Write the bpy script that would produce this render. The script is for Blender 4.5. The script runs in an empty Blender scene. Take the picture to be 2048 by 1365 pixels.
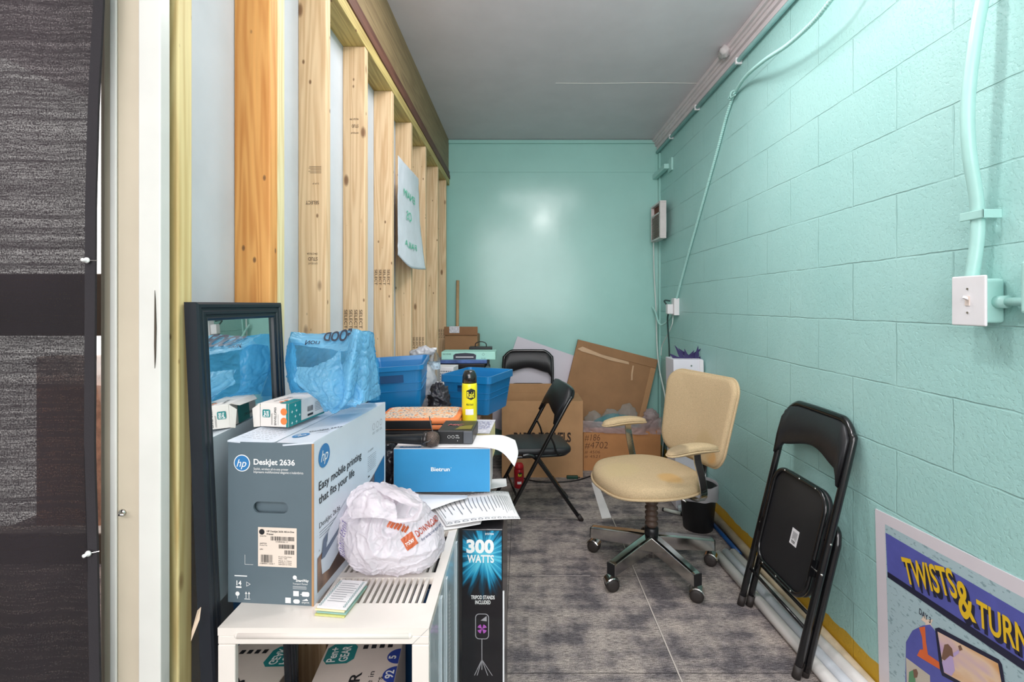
import bpy, bmesh, math, random
from mathutils import Vector, Matrix, noise
from mathutils.bvhtree import BVHTree
random.seed(7)
PI=math.pi
SC=bpy.context.scene
# ------------------------------------------------------------------ camera
F,CX,CY,CH=970.0,1043.0,610.0,1.30
cd=bpy.data.cameras.new('camera'); cam=bpy.data.objects.new('camera',cd); SC.collection.objects.link(cam)
cam.location=(0,0,CH); cam.rotation_euler=(PI/2,0,0)
cd.sensor_width=36; cd.lens=36*F/2048; cd.shift_x=-(CX-1024)/2048; cd.shift_y=-(682.5-CY)/2048
cd.clip_start=.05; SC.camera=cam
# ------------------------------------------------------------------ world and light
w=bpy.data.worlds.new('daylight'); SC.world=w; w.use_nodes=True
w.node_tree.nodes['Background'].inputs[0].default_value=(1,.96,.93,1)
w.node_tree.nodes['Background'].inputs[1].default_value=2.2
SC.view_settings.view_transform='Standard'; SC.view_settings.look='None'
SC.view_settings.gamma=1; SC.view_settings.use_curve_mapping=False
SC.view_settings.exposure=-0.1
def area(name,loc,rot,sx,sy,e,col=(1,1,1)):
    l=bpy.data.lights.new(name,'AREA'); l.shape='RECTANGLE'; l.size=sx; l.size_y=sy; l.energy=e; l.color=col
    o=bpy.data.objects.new(name,l); o.location=loc; o.rotation_euler=rot; SC.collection.objects.link(o); return o
LAMP=(0.32,1.22,2.56)
pl=bpy.data.lights.new('ceiling_bulb_light','POINT'); pl.energy=24; pl.shadow_soft_size=.055; pl.color=(1,.98,.97)
po=bpy.data.objects.new('ceiling_bulb_light',pl); po.location=LAMP; SC.collection.objects.link(po)
area('overhead_fill_light',(-.4,-1.3,2.66),(math.radians(22),0,0),2.4,1.2,84,(1,.985,1))  # added soft fill from above and behind the camera, no lamp body
area('rear_fill_light',(.2,-2.3,1.7),(math.radians(88),0,0),2.6,1.6,80,(1,.985,1))  # added upright fill panel behind the camera, lessens falloff with depth
area('window_daylight',(-1.6,1.55,1.9),(math.radians(90),0,math.radians(165)),1.4,1.6,22,(1,.93,.88))
area('ceiling_fill_light',(.25,2.02,2.70),(0,0,0),1.0,.30,17,(1,.985,1))  # fill added just out of view to brighten the deep end, not a fixture
# ------------------------------------------------------------------ helpers
def P(px,py,d): return Vector(((px-CX)/F*d,d,CH-(py-CY)/F*d))
def onz(px,py,z): return P(px,py,(CH-z)*F/(py-CY))
XW=1.19
def onw(px,py,off=0.0): return P(px,py,(XW-off)*F/(px-CX))
def lin(c): return tuple(((v/255)/12.92 if v/255<=.04045 else ((v/255+.055)/1.055)**2.4) for v in c[:3])+(1,)
MT={}
def base(name):
    m=bpy.data.materials.new(name); m.use_nodes=True; nt=m.node_tree
    return m,nt,nt.nodes['Principled BSDF']
def N(nt,t,**k):
    n=nt.nodes.new(t)
    for a,b in k.items(): setattr(n,a,b)
    return n
def noisen(nt,scale,vec=None,detail=3,rough=.5,sc=None):
    if sc is not None:
        mp=N(nt,'ShaderNodeMapping'); mp.inputs['Scale'].default_value=sc
        nt.links.new(vec,mp.inputs['Vector']); vec=mp.outputs[0]
    n=N(nt,'ShaderNodeTexNoise'); n.inputs['Scale'].default_value=scale; n.inputs['Detail'].default_value=detail; n.inputs['Roughness'].default_value=rough
    if vec is not None: nt.links.new(vec,n.inputs['Vector'])
    return n.outputs[0]
def ramp(nt,fac,stops):
    r=N(nt,'ShaderNodeValToRGB'); e=r.color_ramp.elements
    while len(e)<len(stops): e.new(.5)
    for el,(p,c) in zip(e,stops): el.position=p; el.color=c if len(c)==4 else lin(c)
    nt.links.new(fac,r.inputs[0]); return r.outputs[0]
def mix(nt,fac,a,b,mode='MIX'):
    m=N(nt,'ShaderNodeMix',data_type='RGBA',blend_type=mode)
    for s,v in ((0,fac),(6,a),(7,b)):
        if hasattr(v,'is_linked'): nt.links.new(v,m.inputs[s])
        else: m.inputs[s].default_value=v
    return m.outputs[2]
def mth(nt,op,a,b=None,c=None):
    m=N(nt,'ShaderNodeMath',operation=op)
    for i,v in enumerate((a,b,c)):
        if v is None: continue
        if hasattr(v,'is_linked'): nt.links.new(v,m.inputs[i])
        else: m.inputs[i].default_value=v
    return m.outputs[0]
def bump(nt,b,h,strength,dist=.002,normal=None):
    n=N(nt,'ShaderNodeBump'); n.inputs['Strength'].default_value=strength; n.inputs['Distance'].default_value=dist
    nt.links.new(h,n.inputs['Height'])
    if normal is not None: nt.links.new(normal,n.inputs['Normal'])
    nt.links.new(n.outputs[0],b.inputs['Normal']); return n.outputs[0]
def mat(name,col,rough=.5,metal=0,var=.06,vs=8,bs=0,bsc=200,coat=0,alpha=1,trans=0,stains=(),emit=0,spec=.5,bd=.001):
    if name in MT: return MT[name]
    m,nt,b=base(name); tc=N(nt,'ShaderNodeTexCoord').outputs['Object']
    c=lin(col)
    if var:
        f=noisen(nt,vs,tc,4,.6)
        lo=tuple(max(0,x*(1-var*1.6)) for x in c[:3])+(1,); hi=tuple(min(1,x*(1+var*1.2)) for x in c[:3])+(1,)
        out=ramp(nt,f,[(.3,lo),(.7,hi)])
    else:
        r=N(nt,'ShaderNodeRGB'); r.outputs[0].default_value=c; out=r.outputs[0]
    if stains:
        g=tc
        for (p,rad,sc) in stains:
            d=N(nt,'ShaderNodeVectorMath',operation='DISTANCE'); nt.links.new(g,d.inputs[0]); d.inputs[1].default_value=p
            wob=mth(nt,'MULTIPLY_ADD',noisen(nt,14,tc),rad*.5,d.outputs['Value'])
            mr=N(nt,'ShaderNodeMapRange'); nt.links.new(wob,mr.inputs[0])
            mr.inputs[1].default_value=rad*1.15; mr.inputs[2].default_value=rad*.8; mr.inputs[3].default_value=0; mr.inputs[4].default_value=.65
            out=mix(nt,mr.outputs[0],out,lin(sc))
    nt.links.new(out,b.inputs['Base Color'])
    b.inputs['Roughness'].default_value=rough; b.inputs['Metallic'].default_value=metal
    b.inputs['Coat Weight'].default_value=coat; b.inputs['Alpha'].default_value=alpha
    b.inputs['Transmission Weight'].default_value=trans; b.inputs['Specular IOR Level'].default_value=spec
    if emit: b.inputs['Emission Color'].default_value=c; b.inputs['Emission Strength'].default_value=emit
    if bs: bump(nt,b,noisen(nt,bsc,tc,3),bs,bd)
    MT[name]=m; return m
def film(name,col,alpha=.75,trans=.5,rough=.25,crease=.6):
    """thin plastic sheet: part see-through, part translucent, with gloss"""
    if name in MT: return MT[name]
    m,nt,b=base(name); tc=N(nt,'ShaderNodeTexCoord').outputs['Object']
    out=nt.nodes['Material Output']; c=lin(col)
    nz=noisen(nt,30,tc,5,.65); nz2=noisen(nt,9,tc,3)
    colr=ramp(nt,nz2,[(.3,tuple(x*.8 for x in c[:3])+(1,)),(.7,tuple(min(1,x*1.15) for x in c[:3])+(1,))])
    nt.links.new(colr,b.inputs['Base Color']); b.inputs['Roughness'].default_value=rough
    bn=N(nt,'ShaderNodeBump'); bn.inputs['Strength'].default_value=crease; bn.inputs['Distance'].default_value=.004
    nt.links.new(nz,bn.inputs['Height']); nt.links.new(bn.outputs[0],b.inputs['Normal'])
    tl=N(nt,'ShaderNodeBsdfTranslucent'); nt.links.new(colr,tl.inputs[0]); nt.links.new(bn.outputs[0],tl.inputs['Normal'])
    tp=N(nt,'ShaderNodeBsdfTransparent'); tp.inputs[0].default_value=tuple(.4+.6*x for x in c[:3])+(1,)
    m1=N(nt,'ShaderNodeMixShader'); m1.inputs[0].default_value=trans; nt.links.new(b.outputs[0],m1.inputs[1]); nt.links.new(tl.outputs[0],m1.inputs[2])
    m2=N(nt,'ShaderNodeMixShader'); m2.inputs[0].default_value=alpha; nt.links.new(tp.outputs[0],m2.inputs[1]); nt.links.new(m1.outputs[0],m2.inputs[2])
    nt.links.new(m2.outputs[0],out.inputs[0]); MT[name]=m; return m
def wood(name,col,dark,axis='Z',knots=True,rough=.6):
    if name in MT: return MT[name]
    m,nt,b=base(name); tc=N(nt,'ShaderNodeTexCoord').outputs['Object']
    oi=N(nt,'ShaderNodeObjectInfo'); add=N(nt,'ShaderNodeVectorMath',operation='ADD'); nt.links.new(tc,add.inputs[0])
    sc=N(nt,'ShaderNodeVectorMath',operation='SCALE'); sc.inputs[0].default_value=(13,7,29); nt.links.new(oi.outputs['Random'],sc.inputs['Scale']); nt.links.new(sc.outputs[0],add.inputs[1])
    v=add.outputs[0]; k={'Z':(1,1,.05),'Y':(1,.05,1),'X':(.05,1,1)}[axis]
    g1=noisen(nt,60,v,4,.6,k); g2=noisen(nt,14,v,2,.5,k)
    wv=N(nt,'ShaderNodeMath',operation='SINE'); nt.links.new(mth(nt,'MULTIPLY',g2,70),wv.inputs[0])
    f=mth(nt,'ADD',mth(nt,'MULTIPLY',g1,.6),mth(nt,'MULTIPLY_ADD',wv.outputs[0],.12,.2))
    out=ramp(nt,f,[(.25,dark),(.6,col),(.85,tuple(min(255,x*1.06) for x in col))])
    if knots:
        for s,th,kk in ((9,.11,{'Z':(1,1,.42),'Y':(1,.4,1),'X':(.4,1,1)}[axis]),(20,.10,{'Z':(1,1,.55),'Y':(1,.5,1),'X':(.5,1,1)}[axis])):
            mp=N(nt,'ShaderNodeMapping'); mp.inputs['Scale'].default_value=kk; nt.links.new(v,mp.inputs['Vector'])
            vo=N(nt,'ShaderNodeTexVoronoi'); vo.inputs['Scale'].default_value=s; nt.links.new(mp.outputs[0],vo.inputs['Vector'])
            kf=ramp(nt,vo.outputs['Distance'],[(.0,(1,1,1,1)),(th*.6,(.8,.8,.8,1)),(th,(0,0,0,1))])
            out=mix(nt,kf,out,lin((118,78,46)))
    nt.links.new(out,b.inputs['Base Color']); b.inputs['Roughness'].default_value=rough
    bump(nt,b,g1,.25,.001); MT[name]=m; return m
# --- mesh building
def bx(bm,lo,hi,M=None):
    c=[Vector((x,y,z)) for x in (lo[0],hi[0]) for y in (lo[1],hi[1]) for z in (lo[2],hi[2])]
    if M is not None: c=[M@v for v in c]
    vs=[bm.verts.new(v) for v in c]
    for f in ((0,1,3,2),(4,6,7,5),(0,4,5,1),(2,3,7,6),(0,2,6,4),(1,5,7,3)): bm.faces.new([vs[i] for i in f])
    return bm
def frame_of(d):
    d=d.normalized(); a=Vector((0,0,1)) if abs(d.z)<.9 else Vector((1,0,0))
    x=d.cross(a).normalized(); return x,d.cross(x).normalized()
def loft(bm,rings,closed=True,cap=True):
    R=[[bm.verts.new(p) for p in r] for r in rings]; n=len(R[0])
    for a,b in zip(R,R[1:]):
        for i in range(n if closed else n-1):
            j=(i+1)%n; bm.faces.new((a[i],a[j],b[j],b[i]))
    if cap and closed: bm.faces.new(R[0][::-1]); bm.faces.new(R[-1])
    return R
def cyl(bm,p0,p1,r0,r1=None,seg=18):
    p0,p1=Vector(p0),Vector(p1); r1=r0 if r1 is None else r1; x,y=frame_of(p1-p0)
    loft(bm,[[p+(x*math.cos(2*PI*i/seg)+y*math.sin(2*PI*i/seg))*r for i in range(seg)] for p,r in ((p0,r0),(p1,r1))])
    return bm
def catm(pts,n=6,closed=False):
    pts=[Vector(p) for p in pts]; out=[]; L=len(pts)
    for i in range(L if closed else L-1):
        g=lambda k: pts[k%L] if closed else pts[min(max(k,0),L-1)]
        a,b,c,d=g(i-1),g(i),g(i+1),g(i+2)
        for s in range(n):
            t=s/n; out.append(.5*((2*b)+(c-a)*t+(2*a-5*b+4*c-d)*t*t+(3*b-a-3*c+d)*t**3))
    if not closed: out.append(pts[-1])
    return out
def tube(bm,pts,r,seg=10,smooth=6,closed=False,flat=None):
    pts=catm(pts,smooth,closed) if smooth else [Vector(p) for p in pts]
    rings=[]; px=None; n=len(pts)
    for i,p in enumerate(pts):
        d=(pts[(i+1)%n]-pts[i-1]) if closed else pts[min(i+1,n-1)]-pts[max(i-1,0)]
        if d.length<1e-9: continue
        d.normalize()
        if px is None: px=frame_of(d)[0]
        px=(px-d*px.dot(d)).normalized(); y=d.cross(px)
        rr=r[0]+(r[1]-r[0])*i/(n-1) if isinstance(r,tuple) else r
        rings.append([p+(px*math.cos(2*PI*k/seg)*rr+y*math.sin(2*PI*k/seg)*rr*(flat or 1)) for k in range(seg)])
    if closed: rings.append(rings[0]); loft(bm,rings,cap=False); bmesh.ops.remove_doubles(bm,verts=bm.verts,dist=1e-5)
    else: loft(bm,rings)
    return bm
def lathe(bm,prof,M=None,seg=32,cap=True):
    rings=[[Vector((r*math.cos(2*PI*i/seg),r*math.sin(2*PI*i/seg),z)) for i in range(seg)] for r,z in prof]
    if M is not None: rings=[[M@p for p in r] for r in rings]
    loft(bm,rings,cap=cap); return bm
def prism(bm,poly,h,M=None):
    """poly in xy, from z=0 to h, through M"""
    M=M or Matrix()
    loft(bm,[[M@Vector((x,y,0)) for x,y in poly],[M@Vector((x,y,h)) for x,y in poly]]); return bm
def rrect(x0,y0,x1,y1,r,n=6):
    out=[]
    for cx,cy,a in ((x1-r,y1-r,0),(x0+r,y1-r,90),(x0+r,y0+r,180),(x1-r,y0+r,270)):
        for i in range(n+1):
            t=math.radians(a+90*i/n); out.append((cx+r*math.cos(t),cy+r*math.sin(t)))
    return out
def frm(o,x,y,off=.0008):
    o,x,y=Vector(o),Vector(x).normalized(),Vector(y).normalized(); z=x.cross(y).normalized(); y=z.cross(x)
    M=Matrix((x,y,z)).transposed().to_4x4(); M.translation=o+z*off; return M
def poly(bm,pts,M=None,off=0):
    vs=[]
    for p in pts:
        v=Vector((p[0],p[1],p[2] if len(p)>2 else off)); vs.append(bm.verts.new(M@v if M is not None else v))
    bm.faces.new(vs)
    return bm
def quad(bm,M,x0,y0,x1,y1,off=0): return poly(bm,[(x0,y0),(x1,y0),(x1,y1),(x0,y1)],M,off)
def disc(bm,M,x,y,r,off=0,n=28,ry=None): return poly(bm,[(x+r*math.cos(2*PI*i/n),y+(ry or r)*math.sin(2*PI*i/n)) for i in range(n)],M,off)
def ring(bm,M,x,y,r,t,off=0,n=28,ry=None):
    k=(ry or r)/r
    a=[bm.verts.new(M@Vector((x+r*math.cos(2*PI*i/n),y+k*r*math.sin(2*PI*i/n),off))) for i in range(n)]
    b=[bm.verts.new(M@Vector((x+(r-t)*math.cos(2*PI*i/n),y+k*(r-t)*math.sin(2*PI*i/n),off))) for i in range(n)]
    for i in range(n): j=(i+1)%n; bm.faces.new((a[i],a[j],b[j],b[i]))
_tc={}
def txt(bm,s,M,x,y,h,w=None,bold=0.0,off=0,shear=0,al='L',fn=None,cut=0):
    """letters with lower left corner (x,y), cap height h, optional width w"""
    key=(s,bold,shear)
    if key not in _tc:
        cu=bpy.data.curves.new('t','FONT'); cu.body=s; cu.size=1; cu.offset=bold; cu.shear=shear; cu.resolution_u=4
        ob=bpy.data.objects.new('t',cu); SC.collection.objects.link(ob); bpy.context.view_layer.update()
        me=bpy.data.meshes.new_from_object(ob.evaluated_get(bpy.context.evaluated_depsgraph_get()))
        V=[v.co.copy() for v in me.vertices]; Fs=[list(p.vertices) for p in me.polygons]
        bpy.data.objects.remove(ob); bpy.data.curves.remove(cu); bpy.data.meshes.remove(me); _tc[key]=(V,Fs)
    V,Fs=_tc[key]
    if not V: return
    x0=min(v.x for v in V); x1=max(v.x for v in V)
    ky=h/.69; kx=ky if w is None else w/(x1-x0)
    ox=x-((x1-x0)*kx*(.5 if al=='C' else 0))
    f=fn or (lambda a,b: M@Vector((a,b,off)))
    b2=bmesh.new(); vs=[b2.verts.new((ox+(v.x-x0)*kx,y+v.y*ky,0)) for v in V]
    for q in Fs:
        try: b2.faces.new([vs[i] for i in q])
        except ValueError: pass
    if cut:
        bmesh.ops.triangulate(b2,faces=b2.faces)
        for _ in range(cut): bmesh.ops.subdivide_edges(b2,edges=[e for e in b2.edges if e.calc_length()>h*.25],cuts=1)
    mp={v:bm.verts.new(f(v.co.x,v.co.y)) for v in b2.verts}
    for q in b2.faces: bm.faces.new([mp[v] for v in q.verts])
    b2.free()
def lines(bm,M,x0,y0,x1,y1,n,t,off=0,rag=.25,gap=0.0):
    for i in range(n):
        y=y0+(y1-y0)*(i+.5)/n; x=x0
        while x<x1:
            l=(x1-x0)*(random.uniform(.05,.16) if gap else 1); e=min(x+l,x1-(random.random()*rag*(x1-x0) if not gap else 0))
            if e>x+1e-4: quad(bm,M,x,y,e,y+t,off)
            x=e+(gap or 9)
def barcode(bm,M,x0,y0,x1,y1,n,off=0):
    x=x0; s=(x1-x0)/n
    for i in range(n):
        wd=s*random.choice((.3,.45,.7)); quad(bm,M,x,y0,x+wd,y1,off); x+=s
def sheetfn(rows):
    """bicubic surface through a grid of control points"""
    def cr(a,b,c,d,t): return .5*((2*b)+(c-a)*t+(2*a-5*b+4*c-d)*t*t+(3*b-a-3*c+d)*t**3)
    R=[[Vector(p) for p in r] for r in rows]; m=len(R); n=len(R[0])
    def f(u,v):
        s=min(max(v,0),1)*(m-1); i=min(int(s),m-2); tv=s-i; s=min(max(u,0),1)*(n-1); j=min(int(s),n-2); tu=s-j
        q=[]
        for k in (-1,0,1,2):
            r=R[min(max(i+k,0),m-1)]; g=lambda t:r[min(max(t,0),n-1)]
            q.append(cr(g(j-1),g(j),g(j+1),g(j+2),tu))
        return cr(*q,tv)
    def fo(u,v,off=0):
        p=f(u,v)
        if off:
            e=.004; a=f(min(u+e,1),v)-f(max(u-e,0),v); b=f(u,min(v+e,1))-f(u,max(v-e,0)); nn=a.cross(b)
            if nn.length>0: p=p+nn.normalized()*off
        return p
    return fo
def ridge(p,s,o=0):
    return (1-abs(noise.noise(Vector((p[0]*s+o,p[1]*s+o*2,p[2]*s-o)))*2))
def crease(p,s,o=0):
    """soft swells with thin sharp folds, as in stretched plastic"""
    q=Vector((p[0]*s+o,p[1]*s+o*2,p[2]*s-o)); t=0
    t+=noise.noise(q*.55)*.9
    for k,a,wd in ((1.0,.55,5),(2.1,.32,6),(4.3,.16,6)):
        w_=Vector((noise.noise(q*k*.5+Vector((9,0,0))),noise.noise(q*k*.5),noise.noise(q*k*.5+Vector((0,7,0)))))
        t+=a*max(0,1-abs(noise.noise(q*k+w_*.8))*wd)
    return t-.25
def sheet(bm,rows,nu=40,nv=40,amp=0,sc=25,th=0,jag=0):
    f=sheetfn(rows); off=random.random()*50
    g=[]
    for j in range(nv+1):
        r=[]
        for i in range(nu+1):
            p=f(i/nu,j/nv)
            if amp:
                d=crease(p,sc,off)*amp
                nn=Vector((noise.noise(p*7+Vector((off,0,0))),noise.noise(p*7+Vector((0,off,0))),noise.noise(p*7))) ; nn=nn.normalized() if nn.length>0 else Vector((0,0,1))
                e=.01; a=f(min(i/nu+e,1),j/nv)-f(max(i/nu-e,0),j/nv); b=f(i/nu,min(j/nv+e,1))-f(i/nu,max(j/nv-e,0)); q=a.cross(b)
                p=p+(q.normalized() if q.length>1e-9 else nn)*d
            r.append(bm.verts.new(p))
        g.append(r)
    for j in range(nv):
        for i in range(nu): bm.faces.new((g[j][i],g[j][i+1],g[j+1][i+1],g[j+1][i]))
    return f
def B(): return bmesh.new()
def mk(name,bm,m,parent=None,smooth=False,bev=0,sub=0,w=False,solid=0,label=None,seg=2,kind=None):
    bmesh.ops.recalc_face_normals(bm,faces=bm.faces) if not solid and not name.startswith(('lettering','print')) else None
    if parent is not None and w:
        bm.transform(root_m(parent).inverted())
    me=bpy.data.meshes.new(name); bm.to_mesh(me); bm.free()
    o=bpy.data.objects.new(name,me); SC.collection.objects.link(o); me.materials.append(m)
    if smooth:
        for p in me.polygons: p.use_smooth=True
    if solid: md=o.modifiers.new('s','SOLIDIFY'); md.thickness=solid; md.offset=0
    if bev:
        md=o.modifiers.new('b','BEVEL'); md.width=bev; md.segments=seg; md.limit_method='ANGLE'; md.angle_limit=math.radians(40); md.harden_normals=False
    if sub: md=o.modifiers.new('d','SUBSURF'); md.levels=sub; md.render_levels=sub
    if smooth and not sub and not bev:
        pass
    if smooth:
        try: me.shade_smooth_by_angle if False else None
        except Exception: pass
    if parent is not None: o.parent=parent
    if label: o['label']=label
    if kind: o['kind']=kind
    return o
def mksplit(name,bm,m,parent):
    """one mesh for each surface the marks stand on"""
    bm.normal_update(); g={}
    for f in bm.faces:
        n=f.normal; k=(round(n.x),round(n.y),round(n.z),round(sum(v.co.dot(n) for v in f.verts)/len(f.verts)/.03)) if 0 else (round(n.x),round(n.y),round(n.z)); g.setdefault(k,[]).append(f)
    for k,fs in g.items():
        b2=B(); mp={}
        for f in fs:
            for v in f.verts:
                if v not in mp: mp[v]=b2.verts.new(v.co)
            b2.faces.new([mp[v] for v in f.verts])
        mk(name,b2,m,parent)
    bm.free()
def panel_hole(bm,w_,h,x0,z0,x1,z1,r,th=.004):
    hl=[]
    for q in rrect(x0,z0,x1,z1,r,6):
        if not hl or math.dist(q,hl[-1])>1e-4: hl.append(q)
    if math.dist(hl[0],hl[-1])<1e-4: hl.pop()
    V={}
    def v(x,z,y=0):
        k=(round(x,6),round(z,6),y)
        if k not in V: V[k]=bm.verts.new((x,y,z))
        return V[k]
    ccx,ccz=(x0+x1)/2,(z0+z1)/2
    # side of the outer rectangle hit by every hole vertex
    pr=[]
    for x,z in hl:
        dx,dz=x-ccx,z-ccz; ts=[]
        if dx>1e-9: ts.append((w_-ccx)/dx)
        if dx<-1e-9: ts.append(-ccx/dx)
        if dz>1e-9: ts.append((h-ccz)/dz)
        if dz<-1e-9: ts.append(-ccz/dz)
        t=min(ts); pr.append((ccx+dx*t,ccz+dz*t))
    cs=[(w_,h),(0,h),(0,0),(w_,0)]; n=len(hl)
    def side(p): return 'R' if abs(p[0]-w_)<1e-6 else 'L' if abs(p[0])<1e-6 else 'T' if abs(p[1]-h)<1e-6 else 'Bt'
    sd=['R','T','L','Bt']; cq=[(w_,h),(0,h),(0,0),(w_,0)]
    for i in range(n):
        j=(i+1)%n; a,b_=pr[i],pr[j]; sa,sb=side(a),side(b_)
        k=sd.index(sa); mid=[]
        while sd[k]!=sb: mid.append(v(*cq[k])); k=(k+1)%4
        f=[v(*hl[i])]+[v(*a)]+mid+[v(*b_),v(*hl[j])]
        bm.faces.new(f); bm.faces.new((v(*hl[i]),v(*hl[j]),v(*hl[j],th),v(*hl[i],th)))
    return bm
def root_m(o):
    M=Matrix.LocRotScale(o.location,o.rotation_euler,o.scale)
    return root_m(o.parent)@M if o.parent else M
def thing(name,label,cat,loc=(0,0,0),rz=0,group=None,rot=None):
    o=bpy.data.objects.new(name,None); SC.collection.objects.link(o); o.location=loc; o.rotation_euler=rot or (0,0,rz)
    o.empty_display_size=.05; o['label']=label; o['category']=cat
    if group: o['group']=group
    return o
def tag(o,label,cat,group=None,kind=None):
    o['label']=label; o['category']=cat
    if group: o['group']=group
    if kind: o['kind']=kind
    return o
def struct(name,bm,m,**k):
    o=mk(name,bm,m,**k); o['kind']='structure'; return o
def dup(root,label,loc,rot):
    r=root.copy(); SC.collection.objects.link(r); r.location=loc; r.rotation_euler=rot; r['label']=label
    for ch in list(root.children):
        c=ch.copy(); SC.collection.objects.link(c); c.parent=r
        for g in ch.children: d=g.copy(); SC.collection.objects.link(d); d.parent=c
    return r
def blob(bm,c,r,amp=.015,sc=14,sub=5,squash=.0,fn=None,M=None):
    b2=B(); bmesh.ops.create_icosphere(b2,subdivisions=sub,radius=1); off=random.random()*90
    for v in b2.verts:
        n=v.co.copy(); p=Vector((n.x*r[0],n.y*r[1],n.z*r[2]))
        if fn: p=fn(n,p)
        d=crease(p,sc,off)*amp
        p=p+n*d
        if squash: p.z=max(p.z,-r[2]*squash)
        v.co=p+Vector(c)
    b2.normal_update()
    if M is not None: b2.transform(M)
    me=bpy.data.meshes.new('x'); b2.to_mesh(me); b2.free(); bm.from_mesh(me); bpy.data.meshes.remove(me); return bm
# ------------------------------------------------------------------ setting materials
def m_cmu():
    m,nt,b=base('painted_block'); tc=N(nt,'ShaderNodeTexCoord').outputs['Object']
    sp=N(nt,'ShaderNodeSeparateXYZ'); nt.links.new(tc,sp.inputs[0])
    cb=N(nt,'ShaderNodeCombineXYZ'); nt.links.new(mth(nt,'ADD',sp.outputs[1],.08),cb.inputs[0]); nt.links.new(mth(nt,'ADD',sp.outputs[2],-.030+.203*4),cb.inputs[1])
    ws=N(nt,'ShaderNodeTexNoise'); ws.inputs['Scale'].default_value=11; nt.links.new(tc,ws.inputs['Vector'])
    wv=N(nt,'ShaderNodeVectorMath',operation='SCALE'); nt.links.new(ws.outputs['Color'],wv.inputs[0]); wv.inputs['Scale'].default_value=.008
    av=N(nt,'ShaderNodeVectorMath',operation='ADD'); nt.links.new(cb.outputs[0],av.inputs[0]); nt.links.new(wv.outputs[0],av.inputs[1])
    br=N(nt,'ShaderNodeTexBrick'); br.inputs['Scale'].default_value=1; br.inputs['Brick Width'].default_value=.406; br.inputs['Row Height'].default_value=.203
    br.inputs['Mortar Size'].default_value=.0035; br.inputs['Mortar Smooth'].default_value=.6; nt.links.new(av.outputs[0],br.inputs['Vector'])
    fac=br.outputs['Fac']; patch=noisen(nt,5,tc,3)
    # joints are clogged with paint here and there
    jf=mth(nt,'MULTIPLY',fac,ramp(nt,patch,[(.38,(.12,.12,.12,1)),(.62,(1,1,1,1))]))
    big=noisen(nt,3,tc,3); mint=ramp(nt,big,[(.3,(165,212,207)),(.7,(173,217,212))])
    mint=mix(nt,mth(nt,'MULTIPLY',jf,.16),mint,lin((92,142,136)))
    # yellow base band with a ragged edge
    e=mth(nt,'MULTIPLY_ADD',noisen(nt,7,tc,4),.07,.062)
    y=mth(nt,'LESS_THAN',sp.outputs[2],e)
    col=mix(nt,y,mint,lin((214,172,50)))
    nt.links.new(col,b.inputs['Base Color']); b.inputs['Roughness'].default_value=.45
    pits=noisen(nt,95,tc,4,.6); pv=ramp(nt,pits,[(.3,(0,0,0,1)),(.5,(1,1,1,1))]); fine=noisen(nt,38,tc,3)
    h=mth(nt,'ADD',mth(nt,'MULTIPLY',jf,-2.2),mth(nt,'ADD',mth(nt,'MULTIPLY',pv,.32),mth(nt,'MULTIPLY',fine,.5)))
    bump(nt,b,h,.62,.004); return m
def m_carpet():
    m,nt,b=base('carpet'); tc=N(nt,'ShaderNodeTexCoord').outputs['Object']
    sp=N(nt,'ShaderNodeSeparateXYZ'); nt.links.new(tc,sp.inputs[0]); X,Y=sp.outputs[0],sp.outputs[1]
    ln=noisen(nt,1,tc,3,.7,(34,300,1)); sp2=noisen(nt,1,tc,2,.6,(240,240,1)); cloud=noisen(nt,1,tc,4,.62,(5.5,6.5,1)); cl2=noisen(nt,1,tc,3,.5,(2.6,17,1))
    cl3=noisen(nt,1,tc,3,.5,(14,3,1))
    f=mth(nt,'ADD',mth(nt,'ADD',mth(nt,'MULTIPLY',cloud,.9),mth(nt,'MULTIPLY',cl2,.62)),mth(nt,'MULTIPLY',cl3,.42))
    a=ramp(nt,mth(nt,'SUBTRACT',f,.46),[(.36,(128,122,125)),(.45,(160,151,150)),(.57,(196,184,177)),(.74,(216,202,192))])
    a=mix(nt,ramp(nt,ln,[(.40,(1,1,1,1)),(.56,(0,0,0,1))]),a,mix(nt,1.0,a,(.42,.42,.43,1),'MULTIPLY'))
    a=mix(nt,ramp(nt,sp2,[(.46,(0,0,0,1)),(.56,(.62,.62,.62,1))]),a,mix(nt,1.0,a,(.45,.45,.45,1),'MULTIPLY'))
    def seam(c,o,wd):
        t=mth(nt,'ABSOLUTE',mth(nt,'SUBTRACT',mth(nt,'FLOORED_MODULO',mth(nt,'ADD',c,o),.61),.305))
        return mth(nt,'LESS_THAN',t,wd)
    s=mth(nt,'MAXIMUM',seam(X,-.55+.305,.0016),seam(Y,-1.71+.305+.61,.0018))
    a=mix(nt,mth(nt,'MULTIPLY',s,.7),a,lin((40,38,38)))
    # bare adhesive line along one seam, and a short one across
    l1=mth(nt,'MULTIPLY',mth(nt,'LESS_THAN',mth(nt,'ABSOLUTE',mth(nt,'SUBTRACT',X,.553)),.0026),mth(nt,'LESS_THAN',Y,2.96))
    l2=mth(nt,'MULTIPLY',mth(nt,'LESS_THAN',mth(nt,'ABSOLUTE',mth(nt,'SUBTRACT',Y,2.325)),.0022),mth(nt,'MULTIPLY',mth(nt,'GREATER_THAN',X,.05),mth(nt,'LESS_THAN',X,.33)))
    a=mix(nt,mth(nt,'MAXIMUM',l1,l2),a,lin((205,196,188)))
    nt.links.new(a,b.inputs['Base Color']); b.inputs['Roughness'].default_value=.95; b.inputs['Specular IOR Level'].default_value=.1
    bump(nt,b,mth(nt,'ADD',ln,sp2),.7,.003); return m
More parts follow.
